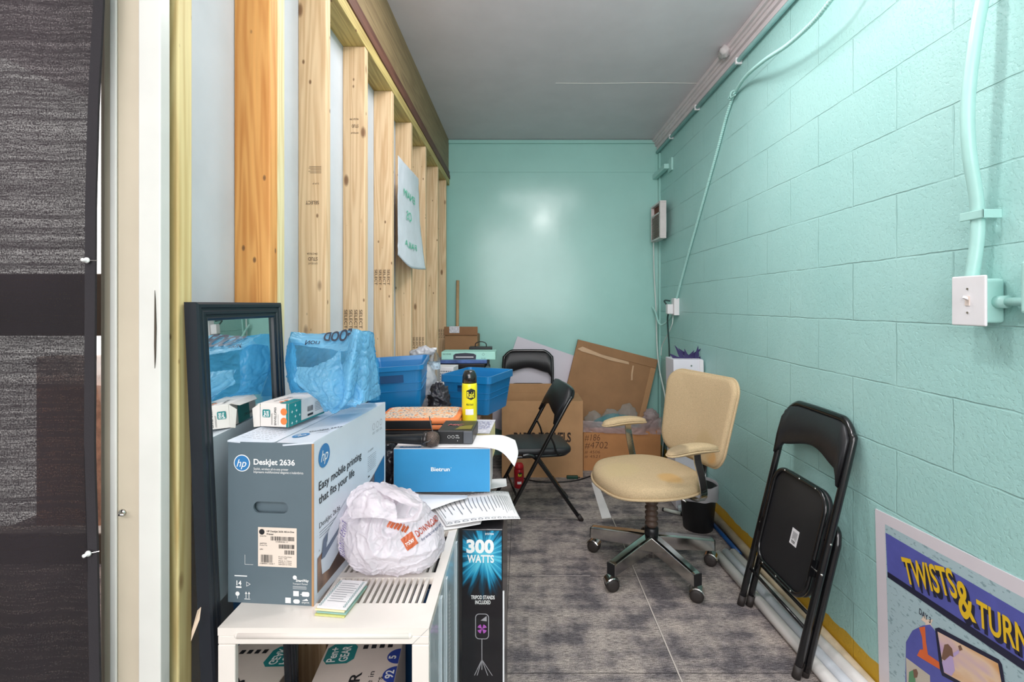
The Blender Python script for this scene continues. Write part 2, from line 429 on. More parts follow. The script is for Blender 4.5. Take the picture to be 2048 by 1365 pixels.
def m_curtain():
    m,nt,b=base('slub_cloth'); tc=N(nt,'ShaderNodeTexCoord').outputs['Object']; out=nt.nodes['Material Output']
    slub=noisen(nt,1,tc,3,.7,(2.2,2.2,150)); weave=noisen(nt,1,tc,1,.5,(420,1,420)); s2=noisen(nt,1,tc,4,.8,(55,55,640))
    b.inputs['Base Color'].default_value=lin((27,24,28)); b.inputs['Roughness'].default_value=.9
    tl=N(nt,'ShaderNodeBsdfTranslucent'); tl.inputs[0].default_value=lin((70,60,66)); tp=N(nt,'ShaderNodeBsdfTransparent')
    m1=N(nt,'ShaderNodeMixShader'); m1.inputs[0].default_value=.35; nt.links.new(b.outputs[0],m1.inputs[1]); nt.links.new(tl.outputs[0],m1.inputs[2])
    op=mth(nt,'MULTIPLY',ramp(nt,mth(nt,'ADD',mth(nt,'MULTIPLY',weave,.5),mth(nt,'MULTIPLY',s2,.5)),[(.42,(0,0,0,1)),(.62,(.19,.19,.19,1))]),ramp(nt,slub,[(.36,(.25,.25,.25,1)),(.60,(1,1,1,1))]))
    m2=N(nt,'ShaderNodeMixShader'); nt.links.new(op,m2.inputs[0]); nt.links.new(m1.outputs[0],m2.inputs[1]); nt.links.new(tp.outputs[0],m2.inputs[2])
    nt.links.new(m2.outputs[0],out.inputs[0]); bump(nt,b,s2,.2,.0006); return m
white=mat('white_paint',(226,222,216),.4,var=.03,bs=.15,bsc=30)
casing=mat('casing_paint',(214,212,206),.35,var=.04,vs=5,bs=.3,bsc=18)
casing2=mat('casing_paint_tan',(196,184,164),.38,var=.05,vs=4,bs=.3,bsc=14)
mintw=mat('mint_wall_gloss',(160,208,200),.2,var=.03,vs=2,bs=.2,bsc=9,bd=.004)
mintp=mat('mint_metal_paint',(174,220,213),.35,var=.04)
drywall=mat('drywall',(200,205,211),.8,var=.03,vs=6,bs=.1,bsc=90)
ceilm=mat('grey_ceiling',(224,213,218),.75,var=.03,vs=4,bs=.35,bsc=22)
pine=wood('pine',(230,198,158),(206,166,122)); pineedge=wood('pine_edge',(232,218,172),(214,190,136),knots=False)
orangew=wood('amber_stud',(232,168,96),(206,132,62)); plate_m=wood('plate_wood',(200,178,112),(160,134,76),'Y')
ply=wood('plywood',(150,128,92),(122,100,70),'Y',knots=False); redw=wood('red_brown_board',(112,72,56),(84,50,40),'Y',knots=False)
oldpine=wood('painted_edge_pine',(222,202,146),(198,168,108))
card=mat('cardboard',(190,146,104),.85,var=.06,vs=7); card2=mat('cardboard_dark',(162,122,86),.85,var=.07,vs=6); cardin=mat('cardboard_inside',(176,134,94),.9)
black=mat('black_gloss_metal',(18,18,20),.22,var=0,coat=.3); vinyl=mat('black_vinyl',(34,34,37),.42,bs=.3,bsc=260); blk=mat('black_plastic',(24,24,27),.4)
under=mat('seat_underside_board',(30,30,33),.5); chrome=mat('chrome',(206,204,200),.14,1,var=.05,vs=20); rubber=mat('dark_rubber',(48,42,40),.6)
wht=mat('white_card',(230,228,230),.5,var=.02); paperm=mat('paper',(236,232,232),.7,var=.02); ink=mat('black_ink',(28,28,32),.6,var=0); inkg=mat('grey_ink',(120,122,128),.7,var=0)
winkm=mat('white_ink',(240,238,236),.5,var=0)
# ------------------------------------------------------------------ setting
H=2.73; YB=4.2; XL=-.625
struct('floor',bx(B(),(-3,-2.6,-.06),(XW+.15,YB+.15,0)),m_carpet())
o=struct('ceiling',bx(B(),(-3,-2.6,H),(XW+.15,YB+.15,H+.08)),ceilm)
b=B(); tube(b,[(.22,3.124,2.7292),(.5,3.128,2.7292),(.8,3.12,2.7292),(1.13,3.126,2.7292)],.0013,6,3); 
struct('trim_1',b,white)   # paint ridge along the ceiling joint
struct('wall_right',bx(B(),(XW,-2.6,0),(XW+.15,YB+.15,H)),m_cmu())
b=bx(B(),(-.80,YB,0),(XW,YB+.15,H)); struct('wall_back',b,mintw)
b=bx(B(),(-.66,YB-.006,2.447),(XW-.03,YB,2.69)); struct('trim_2',b,mintw,bev=.002)
b=bx(B(),(-.66,YB-.016,2.695),(XW-.04,YB,2.722)); struct('trim_3',b,mintw,bev=.002)
struct('wall_left',bx(B(),(-.735,.905,0),(-.714,YB,H)),drywall)
# front-left wall holding the window, walls of the shop behind the camera
b=B(); bx(b,(-3,.90,0),(-1.72,1.0,H)); bx(b,(-1.72,.90,0),(-.765,1.0,.42)); bx(b,(-1.72,.90,2.62),(-.765,1.0,H)); bx(b,(-.765,.90,0),(-.737,1.0,H)); struct('wall_front',b,casing)
struct('wall_rear',bx(B(),(-3,-2.7,0),(XW+.15,-2.6,H)),mat('rear_paint',(214,212,206),.7)); struct('wall_far_left',bx(B(),(-3.1,-2.6,0),(-3,1.0,H)),mat('rear_paint',(214,212,206),.7))
# window behind the curtain
b=B()
for x0,x1 in ((-1.72,-1.68),(-.80,-.765),(-1.262,-1.222)): bx(b,(x0,.93,.42),(x1,.97,2.62))
for z0,z1 in ((.42,.47),(2.57,2.62),(1.24,1.36),(.80,.86),(1.92,1.98)): bx(b,(-1.68,.932,z0),(-.80,.968,z1))
struct('window_1',b,mat('window_frame_paint',(150,130,112),.5),bev=.003)
glass=mat('window_glass',(230,240,240),.02,var=0,trans=1,alpha=.12); b=bx(B(),(-1.68,.948,.47),(-.80,.952,2.57)); g=mk('window_pane',b,glass); g['kind']='structure'; g.parent=bpy.data.objects['window_1']
# what stands outside: low brick sill wall and a pale facade across the way
b=bx(B(),(-2.6,2.6,-.1),(-.9,2.7,1.02)); struct('wall_outside',b,mat('outside_brick',(150,108,86),.9,var=.3,vs=20))
# casing of the opening, facing the camera
b=B()
for (x0,x1,y0,y1,m_) in ((-.749,-.735,.862,.90,0),(-.735,-.664,.852,.864,1)): bx(b,(x0,y0,0),(x1,y1,H))
struct('trim_4',b,casing2,bev=.003)
b=B(); bx(b,(-.720,.847,0),(-.708,.8515,H)); bx(b,(-.664,.840,0),(-.6255,.8635,H)); struct('trim_5',b,casing,bev=.005,seg=3)
b=B(); prism(b,[(0,0),(.0015,.02),(.0025,.07),(.001,.12),(.0,.135),(-.0005,.1),(-.001,.04)],.0012,frm((-.634,.8392,1.19),(1,0,0),(0,0,1),.0)); mk('paint_crack',b,mat('crack_dark',(70,60,50),.9)).parent=bpy.data.objects['trim_5']; bpy.data.objects['paint_crack']['kind']='structure'
def hook(name,c,lab,r=.006):
    t=thing(name,lab,'hook',c); 
    mk('plate',cyl(B(),(0,0,0),(0,-.003,0),.006),chrome,t,True); mk('hook_shank',tube(B(),[(0,0,0),(.002,-.010,0),(.006,-.014,.002),(.012,-.012,.001)],.0024,8,4),chrome,t,True)
hook('wall_hook',(-.7,.852,.935),'small painted screw hook on the tan casing face left of the mirror')
# top plate, boards and ceiling beam over the studs
struct('trim_6',bx(B(),(-.714,.865,2.333),(XL+.002,YB,2.385)),plate_m,bev=.002)
b=B(); bx(b,(-.72,.865,2.386),(-.618,YB,2.42)); bx(b,(-.72,.865,2.423),(-.622,YB,2.452)); struct('trim_7',b,redw,bev=.002)
struct('trim_8',bx(B(),(-.72,.865,2.453),(-.630,YB,H)),ply,bev=.002)
# right wall crown boards
b=B()
for x,z0,z1 in ((1.13,2.705,2.73),(1.145,2.69,2.706),(1.155,2.668,2.691),(1.17,2.64,2.669)): bx(b,(x,-2.6,z0),(XW,YB,z1))
struct('trim_9',b,mat('crown_paint',(230,218,220),.5,var=.03),bev=.003)
b=B(); bx(b,(XW-.012,YB-.05,.0),(XW,YB,2.6)); struct('trim_10',b,mintw)
# ------------------------------------------------------------------ studs
stamp=mat('stamp_ink',(92,70,54),.8,var=0)
sy=[(.883,'first_'),(1.205,'A'),(1.55,'B'),(1.937,'C'),(2.34,'D'),(2.743,'E'),(3.157,'F'),(3.62,'G'),(4.01,'H')]
labs=['pale knotty stud edge with paint smears beside the white casing','wide amber pine stud with large dark knots directly above the mirror','tall pine stud right of the amber one, stamped SELECT upside down',
 'pine stud above the blue bag, third from the mirror, small stamp near its top','pine stud whose lower part carries four sideways SELECT stamps, left of the plastic sheet','pine stud mostly hidden behind the hanging white plastic sheet',
 'pine stud just right of the hanging plastic sheet','narrow looking knotty pine stud, second from the back corner','last knotty pine stud, touching the mint back wall']
for k,(y,_) in enumerate(sy):
    t=thing('wall_stud',labs[k],'wall stud',(-.6695,y+.019,0),0,'studs of the open framed partition')
    bm=bx(B(),(-.0445,-.019,0),(.0445,.019,2.333)); o=mk('board',bm,oldpine if k==0 else orangew if k==1 else pine,t,bev=.003)
    if k==1:
        mk('board',bx(B(),(-.0445,.0195,0),(.0445,.0565,2.333)),pineedge,t,bev=.003,label='paler board doubled onto the amber stud')
    M=frm((0,-.019,0),(-1,0,0),(0,0,-1)) # upside-down stamps on the near face
    bm=B(); n=0
    if k==2:
        txt(bm,'SELECT',M,-.022,-1.632,.011,.042,.01); txt(bm,'STUD',M,-.018,-1.452,.011,.03,.01); txt(bm,'S-P-F KD-HT',M,-.018,-1.435,.006,.03,.01); txt(bm,'394-2 NLGA',M,-.018,-1.466,.006,.034,.01); txt(bm,'S-P-F',M,-.022,-1.69,.005,.02); lines(bm,M,-.03,-1.745,.012,-1.72,5,.0012); n=1
    if k==3:
        txt(bm,'STUD',M,-.018,-2.02,.012,.026,.01); txt(bm,'S-P-F KD-HT',M,-.018,-1.99,.007,.03,.01); txt(bm,'NLGA 394',M,-.018,-2.045,.007,.034,.01); n=1
    if k in (3,4,6,8):
        z0={3:.88+.30,4:1.37,6:.99,8:1.0}[k]; M2=frm((0,-.019,0),(0,0,1),(-1,0,0))
        M2=frm((0,-.019,0),(0,0,-1),(1,0,0)) if k!=6 else frm((0,-.019,0),(0,0,-1),(1,0,0))
        for q in range(4): txt(bm,'SELECT',M2,-z0-.10,-.038+q*.02,.012,.075,.012)
        n=1
    if n: mk('lettering',bm,stamp,t)
    else: bm.free()
# ------------------------------------------------------------------ curtain
cl=m_curtain()
rows=[]
t=thing('curtain','dark slubby curtain panel hanging over the sunny window at far left','curtain',(-1.1,.80,0))
def cx_edge(z):
    K=[(0,-.700),(.677,-.705),(.89,-.709),(1.05,-.714),(1.226,-.713),(1.473,-.712),(1.65,-.707),(1.80,-.699),(2.7,-.690)]
    for (a,x),(b_,y) in zip(K,K[1:]):
        if z<=b_: return x+(y-x)*(z-a)/(b_-a)
    return K[-1][1]
bm=B(); nz,nx=60,70; g=[]
for j in range(nz+1):
    z=.03+2.6*j/nz; r=[]
    for i in range(nx+1):
        u=i/nx; xe=cx_edge(z)-.016; x=-1.75+(xe+1.75)*u
        y=.812+.012*math.sin(u*40+z*.8)*(1-u)**.3+.008*noise.noise(Vector((u*6,z*1.5,0)))
        r.append(bm.verts.new((x,y,z)))
    g.append(r)
for j in range(nz):
    for i in range(nx): bm.faces.new((g[j][i],g[j][i+1],g[j+1][i+1],g[j+1][i]))
mk('cloth',bm,cl,t,True,w=True)
bm=B(); R=[]
for j in range(nz+1):
    z=.03+2.6*j/nz; xe=cx_edge(z); y=.812; R.append([Vector((xe-.017,y-.002,z)),Vector((xe,y-.002,z)),Vector((xe,y+.002,z)),Vector((xe-.017,y+.002,z))])
loft(bm,R); mk('side_hem',bm,mat('hem_cloth',(42,38,42),.9,bs=.4,bsc=300),t,w=True)
for (px,py,l) in ((175,521,'upper'),(178,1107,'lower')):
    p=P(px,py,.806); tt=thing('push_pin','white push pin on the curtain edge, the %s of two'%l,'pin',p)
    mk('pin_head',lathe(B(),[(.0005,0),(.005,.001),(.0045,.003),(.0025,.005),(.003,.010),(.001,.011)],Matrix.Rotation(PI/2,4,'X'),14),winkm,tt,True)
    mk('needle',cyl(B(),(.002,0,0),(.012,.006,0),.0007,seg=6),chrome,tt)
# ------------------------------------------------------------------ mirror, leaning on the studs
ztop=1.305; t=thing('framed_mirror','tall narrow mirror in a ridged black frame leaning on the open studs','mirror',(-.572,1.06,.0),0)
lean=(.603-.545)/1.305
MM=Matrix(((1,0,-lean,-.545),(0,1,0,.892),(0,0,1,0),(0,0,0,1)))  # local: x out, y along, z up
L=.315
bm=B()
# ridged frame: profile across (a: 0 outer ->.045 inner ; out height)
prof=[(0,-.018),(0,.004),(.004,.007),(.010,.007),(.012,.004),(.016,.004),(.018,.006),(.023,.006),(.025,.003),(.029,.003),(.031,.004),(.035,.002),(.036,-.004),(.036,-.018)]
out=[(0,.002),(L,.002),(L,ztop),(0,ztop)]; inn=[(1,1),(-1,1),(-1,-1),(1,-1)]
rings=[]
for (y,z),(sy_,sz) in zip(out,inn): rings.append([MM@Vector((h,y+a*sy_,z+a*sz)) for a,h in prof])
rings.append(rings[0]); loft(bm,rings,cap=False); bmesh.ops.remove_doubles(bm,verts=bm.verts,dist=1e-5)
mk('frame',bm,mat('mirror_frame_black',(26,30,38),.35),t,w=True)
bm=B(); bx(bm,(-.012,.034,.036),(-.004,L-.034,ztop-.034),MM); mk('mirror_glass',bm,mat('mirror_silver',(235,240,238),.01,1,var=0),t,w=True)
# plastic sheet on studs
t0=B(); c=[[(XL+.006,2.43,2.05),(XL+.02,2.6,2.035),(XL+.006,2.92,2.06)],[(XL+.008,2.42,1.8),(XL+.016,2.62,1.8),(XL+.012,2.93,1.8)],[(XL+.006,2.43,1.55),(XL+.03,2.6,1.50),(XL+.05,2.90,1.51)]]
t=thing('plastic_sheet','white plastic sheet with green print pinned across two studs','plastic sheet',(XL,2.67,1.5))
f=sheet(t0,c,24,24,.004,9); mk('sheet',t0,mat('white_poly',(214,218,226),.35),t,True,w=True,solid=.001)
bm=B(); gf=lambda a,b2:f(a,1-b2,-.004)
for s,y0,h,x0,w_ in (('ENAIM',.62,.07,.28,.45),('OS',.42,.08,.42,.2),('FAILA',.2,.05,.3,.4)): txt(bm,s,None,x0,y0,h,w_,0,fn=lambda a,b3:max(f(1-a,1-b3,.005),f(1-a,1-b3,-.005),key=lambda p:p.x),cut=1); 
mk('print',bm,mat('green_ink',(70,190,150),.6,var=0),t,w=True)
# ------------------------------------------------------------------ things on the right wall
t=thing('light_switch','white toggle switch plate on a mint surface box beside the conduit','light switch',(1.13,1.225,1.31))
bm=bx(B(),(-.003,-.047,-.063),(.004,.047,.063)); mk('switch_plate',bm,wht,t,bev=.004,seg=3)
bm=bx(B(),(.004,-.035,-.055),(.058,.035,.055)); mk('wall_box',bm,mintp,t,bev=.008,seg=3)
mk('toggle',bx(B(),(-.005,-.006,-.012),(-.002,.006,.012)),mat('toggle_cream',(222,206,196),.4),t); mk('toggle',bx(B(),(-.017,-.0035,.000),(-.002,.0035,.007),Matrix.Rotation(.4,4,'Y')),wht,t,bev=.001)
for z in (-.03,.03): mk('screw',cyl(B(),(-.0045,0,z),(-.002,0,z),.0028),chrome,t)
t=thing('conduit','thick mint painted conduit bending up from the light switch','conduit',(1.16,1.25,1.37))
cp=[(1.155,1.245,1.365),P(1955,470,1.235),P(1953,400,1.23),P(1938,300,1.22),P(1936,200,1.215),P(1950,80,1.205),P(1968,-20,1.20),P(1990,-120,1.2)]
mk('pipe',tube(B(),cp,.0145,16,8),mintp,t,True,w=True)
a=P(1955,432,1.235); bm=bx(B(),(-.02,-.034,-.011),(-.0145,.03,.011),Matrix.Translation(a)); bx(bm,(-.02,-.034,-.011),(.03,-.030,.011),Matrix.Translation(a)); mk('clamp',bm,mintp,t,w=True,bev=.002)
t=thing('conduit','thin mint conduit running from the switch box toward the right edge','conduit',(1.17,1.0,1.30)); mk('pipe',cyl(B(),(1.168,1.19,1.307),(1.168,.55,1.307),.0105),mintp,t,True,w=True); mk('coupling',cyl(B(),(1.168,1.20,1.307),(1.168,1.165,1.307),.0155),mintp,t,True,w=True)
t=thing('junction_box','mint junction box at the right edge of the picture','junction box',(1.17,1.05,1.30)); mk('box_body',bx(B(),(-.04,-.06,-.02),(.02,.05,.10)),mintp,t,bev=.006)
# armored cable
def helix_tube(pts,r,name,par,pitch=.011):
    pts=catm(pts,10); bm=B(); rings=[]; px=None; acc=0
    fine=[]
    for a,b_ in zip(pts,pts[1:]):
        n=max(1,int((b_-a).length/.003)); fine+= [a.lerp(b_,i/n) for i in range(n)]
    for i,p in enumerate(fine):
        d=(fine[min(i+1,len(fine)-1)]-fine[max(i-1,0)]).normalized()
        if px is None: px=frame_of(d)[0]
        px=(px-d*px.dot(d)).normalized(); y=d.cross(px); acc+=.003; rr=r*(1+.14*math.sin(acc/pitch*2*PI))
        rings.append([p+(px*math.cos(2*PI*k/10)+y*math.sin(2*PI*k/10))*rr for k in range(10)])
    loft(bm,rings); return mk(name,bm,mintp,par,True,w=True)
t=thing('armored_cable','ribbed mint cable drooping from the ceiling corner down to the outlet','cable',(1.17,3.7,1.35))
helix_tube([onw(1353,598,.02),onw(1368,540,.012),onw(1400,425,.012),onw(1432,310,.012),onw(1452,235,.012),onw(1467,190,.014)],.0085,'cable_run',t)
helix_tube([onw(1467,190,.014),P(1490,155,2.48),P(1530,120,2.18),P(1575,90,1.98),P(1625,45,1.80),P(1662,0,1.68),P(1700,-50,1.6)],.0085,'cable_loop',t)
bm=B(); c0=onw(1467,190,.016)
for q in range(3): tube(bm,[c0+Vector((random.uniform(-.02,.012),random.uniform(-.05,.05),random.uniform(-.02,.02))) for _ in range(6)],.003,6,5)
mk('knotted_wire',bm,mintp,t,True,w=True)
# corner conduit under crown
t=thing('conduit','long mint conduit running along the wall under the white crown boards','conduit',(1.17,2.5,2.62))
mk('pipe',cyl(B(),(1.170,.6,2.622),(1.170,4.18,2.615),.012),mat('conduit_grey_mint',(150,196,194),.4),t,True,w=True)
for y in (1.2,2.02,2.62,3.24,3.8): mk('clip',bx(B(),(1.155,y-.008,2.600),(1.19,y+.008,2.636)),wht,t,w=True,bev=.003)
bm=B(); blob(bm,(0,0,0),(.03,.05,.028),.02,30,3); o=mk('ceiling_junction',bm,mat('ceiling_paint_light',(196,190,190),.6),None,True); o.location=(1.13,2.70,2.70); tag(o,'painted over fitting where ceiling meets the white crown boards','fitting')
# bracket and vent in the back right corner
t=thing('wall_bracket','mint painted block fixed high on the wall in the back right corner','bracket',(1.16,4.0,2.40)); mk('bracket_arm',bx(B(),(1.135,3.86,2.385),(1.175,4.2,2.425)),mintp,t,w=True,bev=.004); mk('bracket_plate',bx(B(),(1.175,3.80,2.36),(1.19,3.90,2.46)),mintp,t,w=True,bev=.003)
t=thing('vent_unit','small white slatted vent unit with rusty grille in the back right corner','vent',(1.12,3.98,1.85))
bm=B(); X0=1.10; Y0,Y1=3.85,4.12; bx(bm,(X0,Y0,1.83),(1.15,Y1,1.845)); bx(bm,(X0,Y0,2.115),(1.15,Y1,2.13)); bx(bm,(X0,Y0,1.845),(1.15,Y0+.012,2.115)); bx(bm,(X0,Y1-.01,1.845),(1.15,Y1,2.115)); bx(bm,(X0,Y0+.012,1.845),(X0+.006,Y0+.03,2.115)); bx(bm,(X0,Y0+.012,2.03),(X0+.006,Y1-.01,2.045)) 
mk('casing',bm,mat('vent_white',(214,206,204),.5),t,w=True,bev=.002)
mk('backing',bx(B(),(1.125,3.865,1.846),(1.135,4.108,2.114)),mat('rust_red',(120,66,48),.8),t,w=True)
bm=B()
for q in range(15): bx(bm,(1.101,3.881,1.852+q*.0118),(1.113,4.109,1.8555+q*.0118))
mk('mounting_arm',bx(B(),(1.15,3.98,1.90),(XW,4.02,2.05)),mintp,t,w=True)
mk('slats',bm,mat('slat_grey',(176,160,152),.5),t,w=True)
# outlet
t=thing('outlet_box','white surface mounted outlet box on the mint block wall','outlet',onw(1356,614,.02))
c0=onw(1356,614,0); bm=bx(B(),(-.04,-.035,-.065),(0,.035,.065),Matrix.Translation(c0)); mk('box_body',bm,wht,t,w=True,bev=.004)
t=thing('power_adapter','small white plug-in adapter on the left side of the outlet box','adapter',c0+Vector((-.05,.03,0)))
mk('adapter_body',bx(B(),(-.085,-.02,-.055),(-.041,.03,.02),Matrix.Translation(c0)),wht,t,w=True,bev=.005)
o=mk('hanging_cord',tube(B(),[c0+Vector((-.05,.03,.045)),c0+Vector((-.09,.05,.045)),P(1338,618,3.72),P(1335,640,3.75),P(1338,690,3.75),P(1339,745,3.72),P(1337,800,3.7),P(1332,850,3.7),P(1325,930,3.74),P(1330,935,3.75)],.006,8,6),mat('dark_green_cord',(28,58,56),.5),None,True); tag(o,'dark green cord hanging in a curve from the outlet down to the floor','cord')
wcord=mat('white_cord',(206,216,212),.5)
o=mk('white_cable',tube(B(),[P(1307,468,4.1),P(1308,540,4.15),P(1312,620,4.15),P(1314,690,4.12),P(1319,740,4.0),P(1331,800,3.85),P(1331,850,3.8),P(1326,900,3.8),P(1326,945,3.7)],.006,8,6),wcord,None,True); tag(o,'pale cable hanging down the back right corner from the vent unit','cord')
o=mk('mint_cable',tube(B(),[P(1305,614,4.15),P(1311,625,4.1),P(1317,645,4.0),P(1325,650,3.95),P(1338,640,3.85),P(1345,630,3.75)],.008,8,6),mintp,None,True); tag(o,'mint painted cable sagging between the back corner and the outlet','cord')
o=mk('white_cable',tube(B(),[P(1346,632,3.72),P(1344,650,3.72),P(1334,672,3.8),P(1324,692,3.9),P(1322,712,3.92)],.004,8,6),wcord,None,True); tag(o,'short thin pale wire curling down from the white adapter','cord')

# ------------------------------------------------------------------ metal heater cover
ZT=.72; hx0,hx1,hy0,hy1=-.545,-.166,.87,1.62
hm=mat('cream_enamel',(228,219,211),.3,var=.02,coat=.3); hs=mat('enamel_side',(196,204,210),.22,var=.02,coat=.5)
t=thing('heater_cover','cream metal heater cover with slotted top, open front and embossed rail','heater cover',((hx0+hx1)/2,hy0,0))
bm=B(); z0=ZT-.014
def topbox(x0,y0,x1,y1): bx(bm,(x0,y0,z0),(x1,y1,ZT))
rowsY=[(.942,1.030),(1.050,1.136),(1.156,1.242),(1.262,1.348),(1.37,1.455)]
yp=hy0
for a,b_ in rowsY: topbox(hx0,yp,hx1,a); yp=b_
topbox(hx0,yp,hx1,hy1)
for a,b_ in rowsY:
    topbox(hx0,a,hx0+.03,b_); topbox(hx1-.020,a,hx1,b_)
    n=26; s=(hx1-.020-hx0-.03)/n
    for i in range(n-1): x=hx0+.03+(i+1)*s; bx(bm,(x-.0035,a,z0+.002),(x+.0035,b_,ZT-.0005))
mk('slotted_top',bm,hm,t,w=True)
bm=B(); bx(bm,(hx0,hy0,ZT-.030),(hx1,hy0+.012,z0-.0003)); mk('front_rail',bm,hm,t,w=True,bev=.002)
bm=B(); tube(bm,[(hx0+.035,hy0+.002,ZT-.0145),(hx1-.035,hy0+.002,ZT-.0145)],.0058,14,0)
bmesh.ops.create_uvsphere(bm,u_segments=14,v_segments=10,radius=.0058,matrix=Matrix.Translation((hx0+.035,hy0+.002,ZT-.0145))); bmesh.ops.create_uvsphere(bm,u_segments=14,v_segments=10,radius=.0058,matrix=Matrix.Translation((hx1-.035,hy0+.002,ZT-.0145)))
mk('embossed_bar',bm,hm,t,True,w=True)
for x in (hx0,hx1-.031): mk('post',bx(B(),(x,hy0,0),(x+.031,hy0+.012,ZT-.0305)),hm,t,w=True,bev=.002)
bm=B(); poly(bm,[(hx1-.0005,hy0-.0006,ZT-.001),(hx1-.0012,hy0-.0006,ZT-.001),(hx1-.0312,hy0-.0006,ZT-.0302),(hx1-.0305,hy0-.0006,ZT-.0302)]); mk('mitre_seam',bm,inkg,t,w=True)
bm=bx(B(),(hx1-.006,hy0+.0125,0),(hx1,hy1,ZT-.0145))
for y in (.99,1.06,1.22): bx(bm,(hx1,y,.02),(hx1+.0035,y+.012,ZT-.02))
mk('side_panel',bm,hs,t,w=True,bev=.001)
bm=B()
for q in range(70): quad(bm,frm((hx1+.0002,1.10,.03+q*.0088),(0,1,0),(0,0,1)),0,0,.022,.0038)
mk('perforated_strip',bm,wht,t,w=True)
mk('rear_panel',bx(B(),(hx0,hy1-.01,0),(hx1-.0065,hy1,z0)),mat('dark_interior',(60,60,64),.7),t,w=True)
# carton on the floor inside the cover
def framebox(name,label,cat,p0,w_,l,h,rz,m,group=None,z=None,bev=.002,part='carton_body'):
    """thing whose origin is the front left bottom corner; x right, y depth"""
    t=thing(name,label,cat,p0,rz,group); mk(part,bx(B(),(0,0,0),(w_,l,h)),m,t,bev=bev); return t
beige=mat('kraft_white_carton',(216,200,190),.7,var=.04)
t=framebox('paper_carton','carton of paper with teal logo and blue discs inside the open heater cover','box',(-.503,.98,0),.205,.40,.36,math.radians(5),beige)
t.name='paper_carton'
M=frm((0,0,.36),(1,0,0),(0,1,0)); teal=mat('teal_ink',(24,124,124),.5,var=.05); blue=mat('royal_blue_ink',(44,66,150),.5,var=.05)
bm=B(); poly(bm,[(.018,.285),(.07,.285),(.085,.30),(.085,.345),(.073,.36),(.02,.36),(.006,.345),(.006,.30)],M); mk('logo_patch',bm,teal,t)
bm=B(); R90=M@Matrix.Translation((.037,.292,.0004))@Matrix.Rotation(PI/2,4,'Z'); txt(bm,'Pen+',R90,0,0,.022,.055,.02); R91=M@Matrix.Translation((.068,.292,.0004))@Matrix.Rotation(PI/2,4,'Z'); txt(bm,'GEAR',R91,0,0,.022,.058,.02)
R92=M@Matrix.Translation((.195,.30,.0006))@Matrix.Rotation(PI/2,4,'Z'); txt(bm,'5',R92,-.01,0,.018,.012,.03); txt(bm,'92',R92,-.078,-.004,.02,.028,.02); mk('lettering',bm,winkm,t)
bm=B()
for y in (.30,.235,.17): poly(bm,[(.204-.032*math.sin(a*PI/18),y+.028*math.cos(a*PI/18),0) for a in range(19)],M)
mk('blue_disc_print',bm,blue,t)
bm=B(); R93=M@Matrix.Translation((.118,.10,0))@Matrix.Rotation(PI/2,4,'Z'); txt(bm,'PAPER',R93,0,0,.026,.15,.02); txt(bm,'For use in',R93,.03,-.032,.014,.12); txt(bm,'printers',R93,.03,-.056,.014,.10)
for q in range(4): quad(bm,M,.10+q*.022,.335,.113+q*.022,.35)
mk('lettering',bm,ink,t)
# mirror side face logo (seen in the mirror)
Ms=frm((0,.40,0),(0,-1,0),(0,0,1)); bm=B(); quad(bm,Ms,.03,.22,.12,.31); mk('logo_patch',bm,teal,t); bm=B(); txt(bm,'For Copy',Ms,.16,.16,.03,.16,.01); mk('lettering',bm,ink,t)
t=framebox('storage_bin','dark blue plastic bin deep inside the open heater cover','bin',(-.46,1.50,0),.22,.08,.42,0,mat('dark_blue_plastic',(28,70,110),.35),part='bin_body'); 
# ------------------------------------------------------------------ tall speaker carton
t=framebox('speaker_carton','tall black carton printed 300 WATTS standing on the carpet beside the heater cover','box',(-.157,1.27,0),.108,.26,.712,math.radians(-1),mat('black_carton',(26,24,28),.3,coat=.3,var=.1))
M=frm((0,0,0),(1,0,0),(0,0,1)); W_=.108
def m_burst():
    m,nt,b=base('blue_burst'); tc=N(nt,'ShaderNodeTexCoord').outputs['Object']; sp=N(nt,'ShaderNodeSeparateXYZ'); nt.links.new(tc,sp.inputs[0])
    dx=mth(nt,'SUBTRACT',sp.outputs[0],.060); dz=mth(nt,'SUBTRACT',sp.outputs[2],.645)
    an=mth(nt,'ARCTAN2',dz,dx); r=mth(nt,'SQRT',mth(nt,'ADD',mth(nt,'MULTIPLY',dx,dx),mth(nt,'MULTIPLY',dz,dz)))
    cb=N(nt,'ShaderNodeCombineXYZ'); nt.links.new(mth(nt,'MULTIPLY',an,5.5),cb.inputs[0]); nt.links.new(mth(nt,'MULTIPLY',r,6),cb.inputs[1])
    n=noisen(nt,1.2,cb.outputs[0],2)
    f=mth(nt,'SUBTRACT',mth(nt,'MULTIPLY_ADD',n,1.6,.16),mth(nt,'MULTIPLY',r,9.5))
    c=ramp(nt,f,[(.0,(26,22,26)),(.25,(16,60,80)),(.5,(30,140,180)),(.8,(90,190,215))]); nt.links.new(c,b.inputs['Base Color']); b.inputs['Roughness'].default_value=.3; return m
bm=B(); quad(bm,M,.003,.48,W_-.003,.709); mk('printed_panel',bm,m_burst(),t)
bm=B(); txt(bm,'300',M,.013,.652,.032,.072,.045,.0005); txt(bm,'WATTS',M,.015,.626,.019,.070,.03,.0005)
for a,b_ in (('TRIPOD STANDS',.530),('INCLUDED',.517)): txt(bm,a,M,W_/2+(.002),b_,.0095,.062 if 'T' in a[:1] else .040,.02,.0005,al='C')
txt(bm,'CONTROL',M,.002,.268,.007,.018,.01,.0005); quad(bm,M,.025,.262,.0255,.28,.0005)
for a,b_ in (('TRIPOD STANDS',.27),('INCLUDED',.258)): txt(bm,a,M,.066,b_,.008,.056 if a[0]=='T' else .036,.02,.0005,al='C')
txt(bm,'SYSTEM',M,.062,.698,.005,.022,.01,.0005)
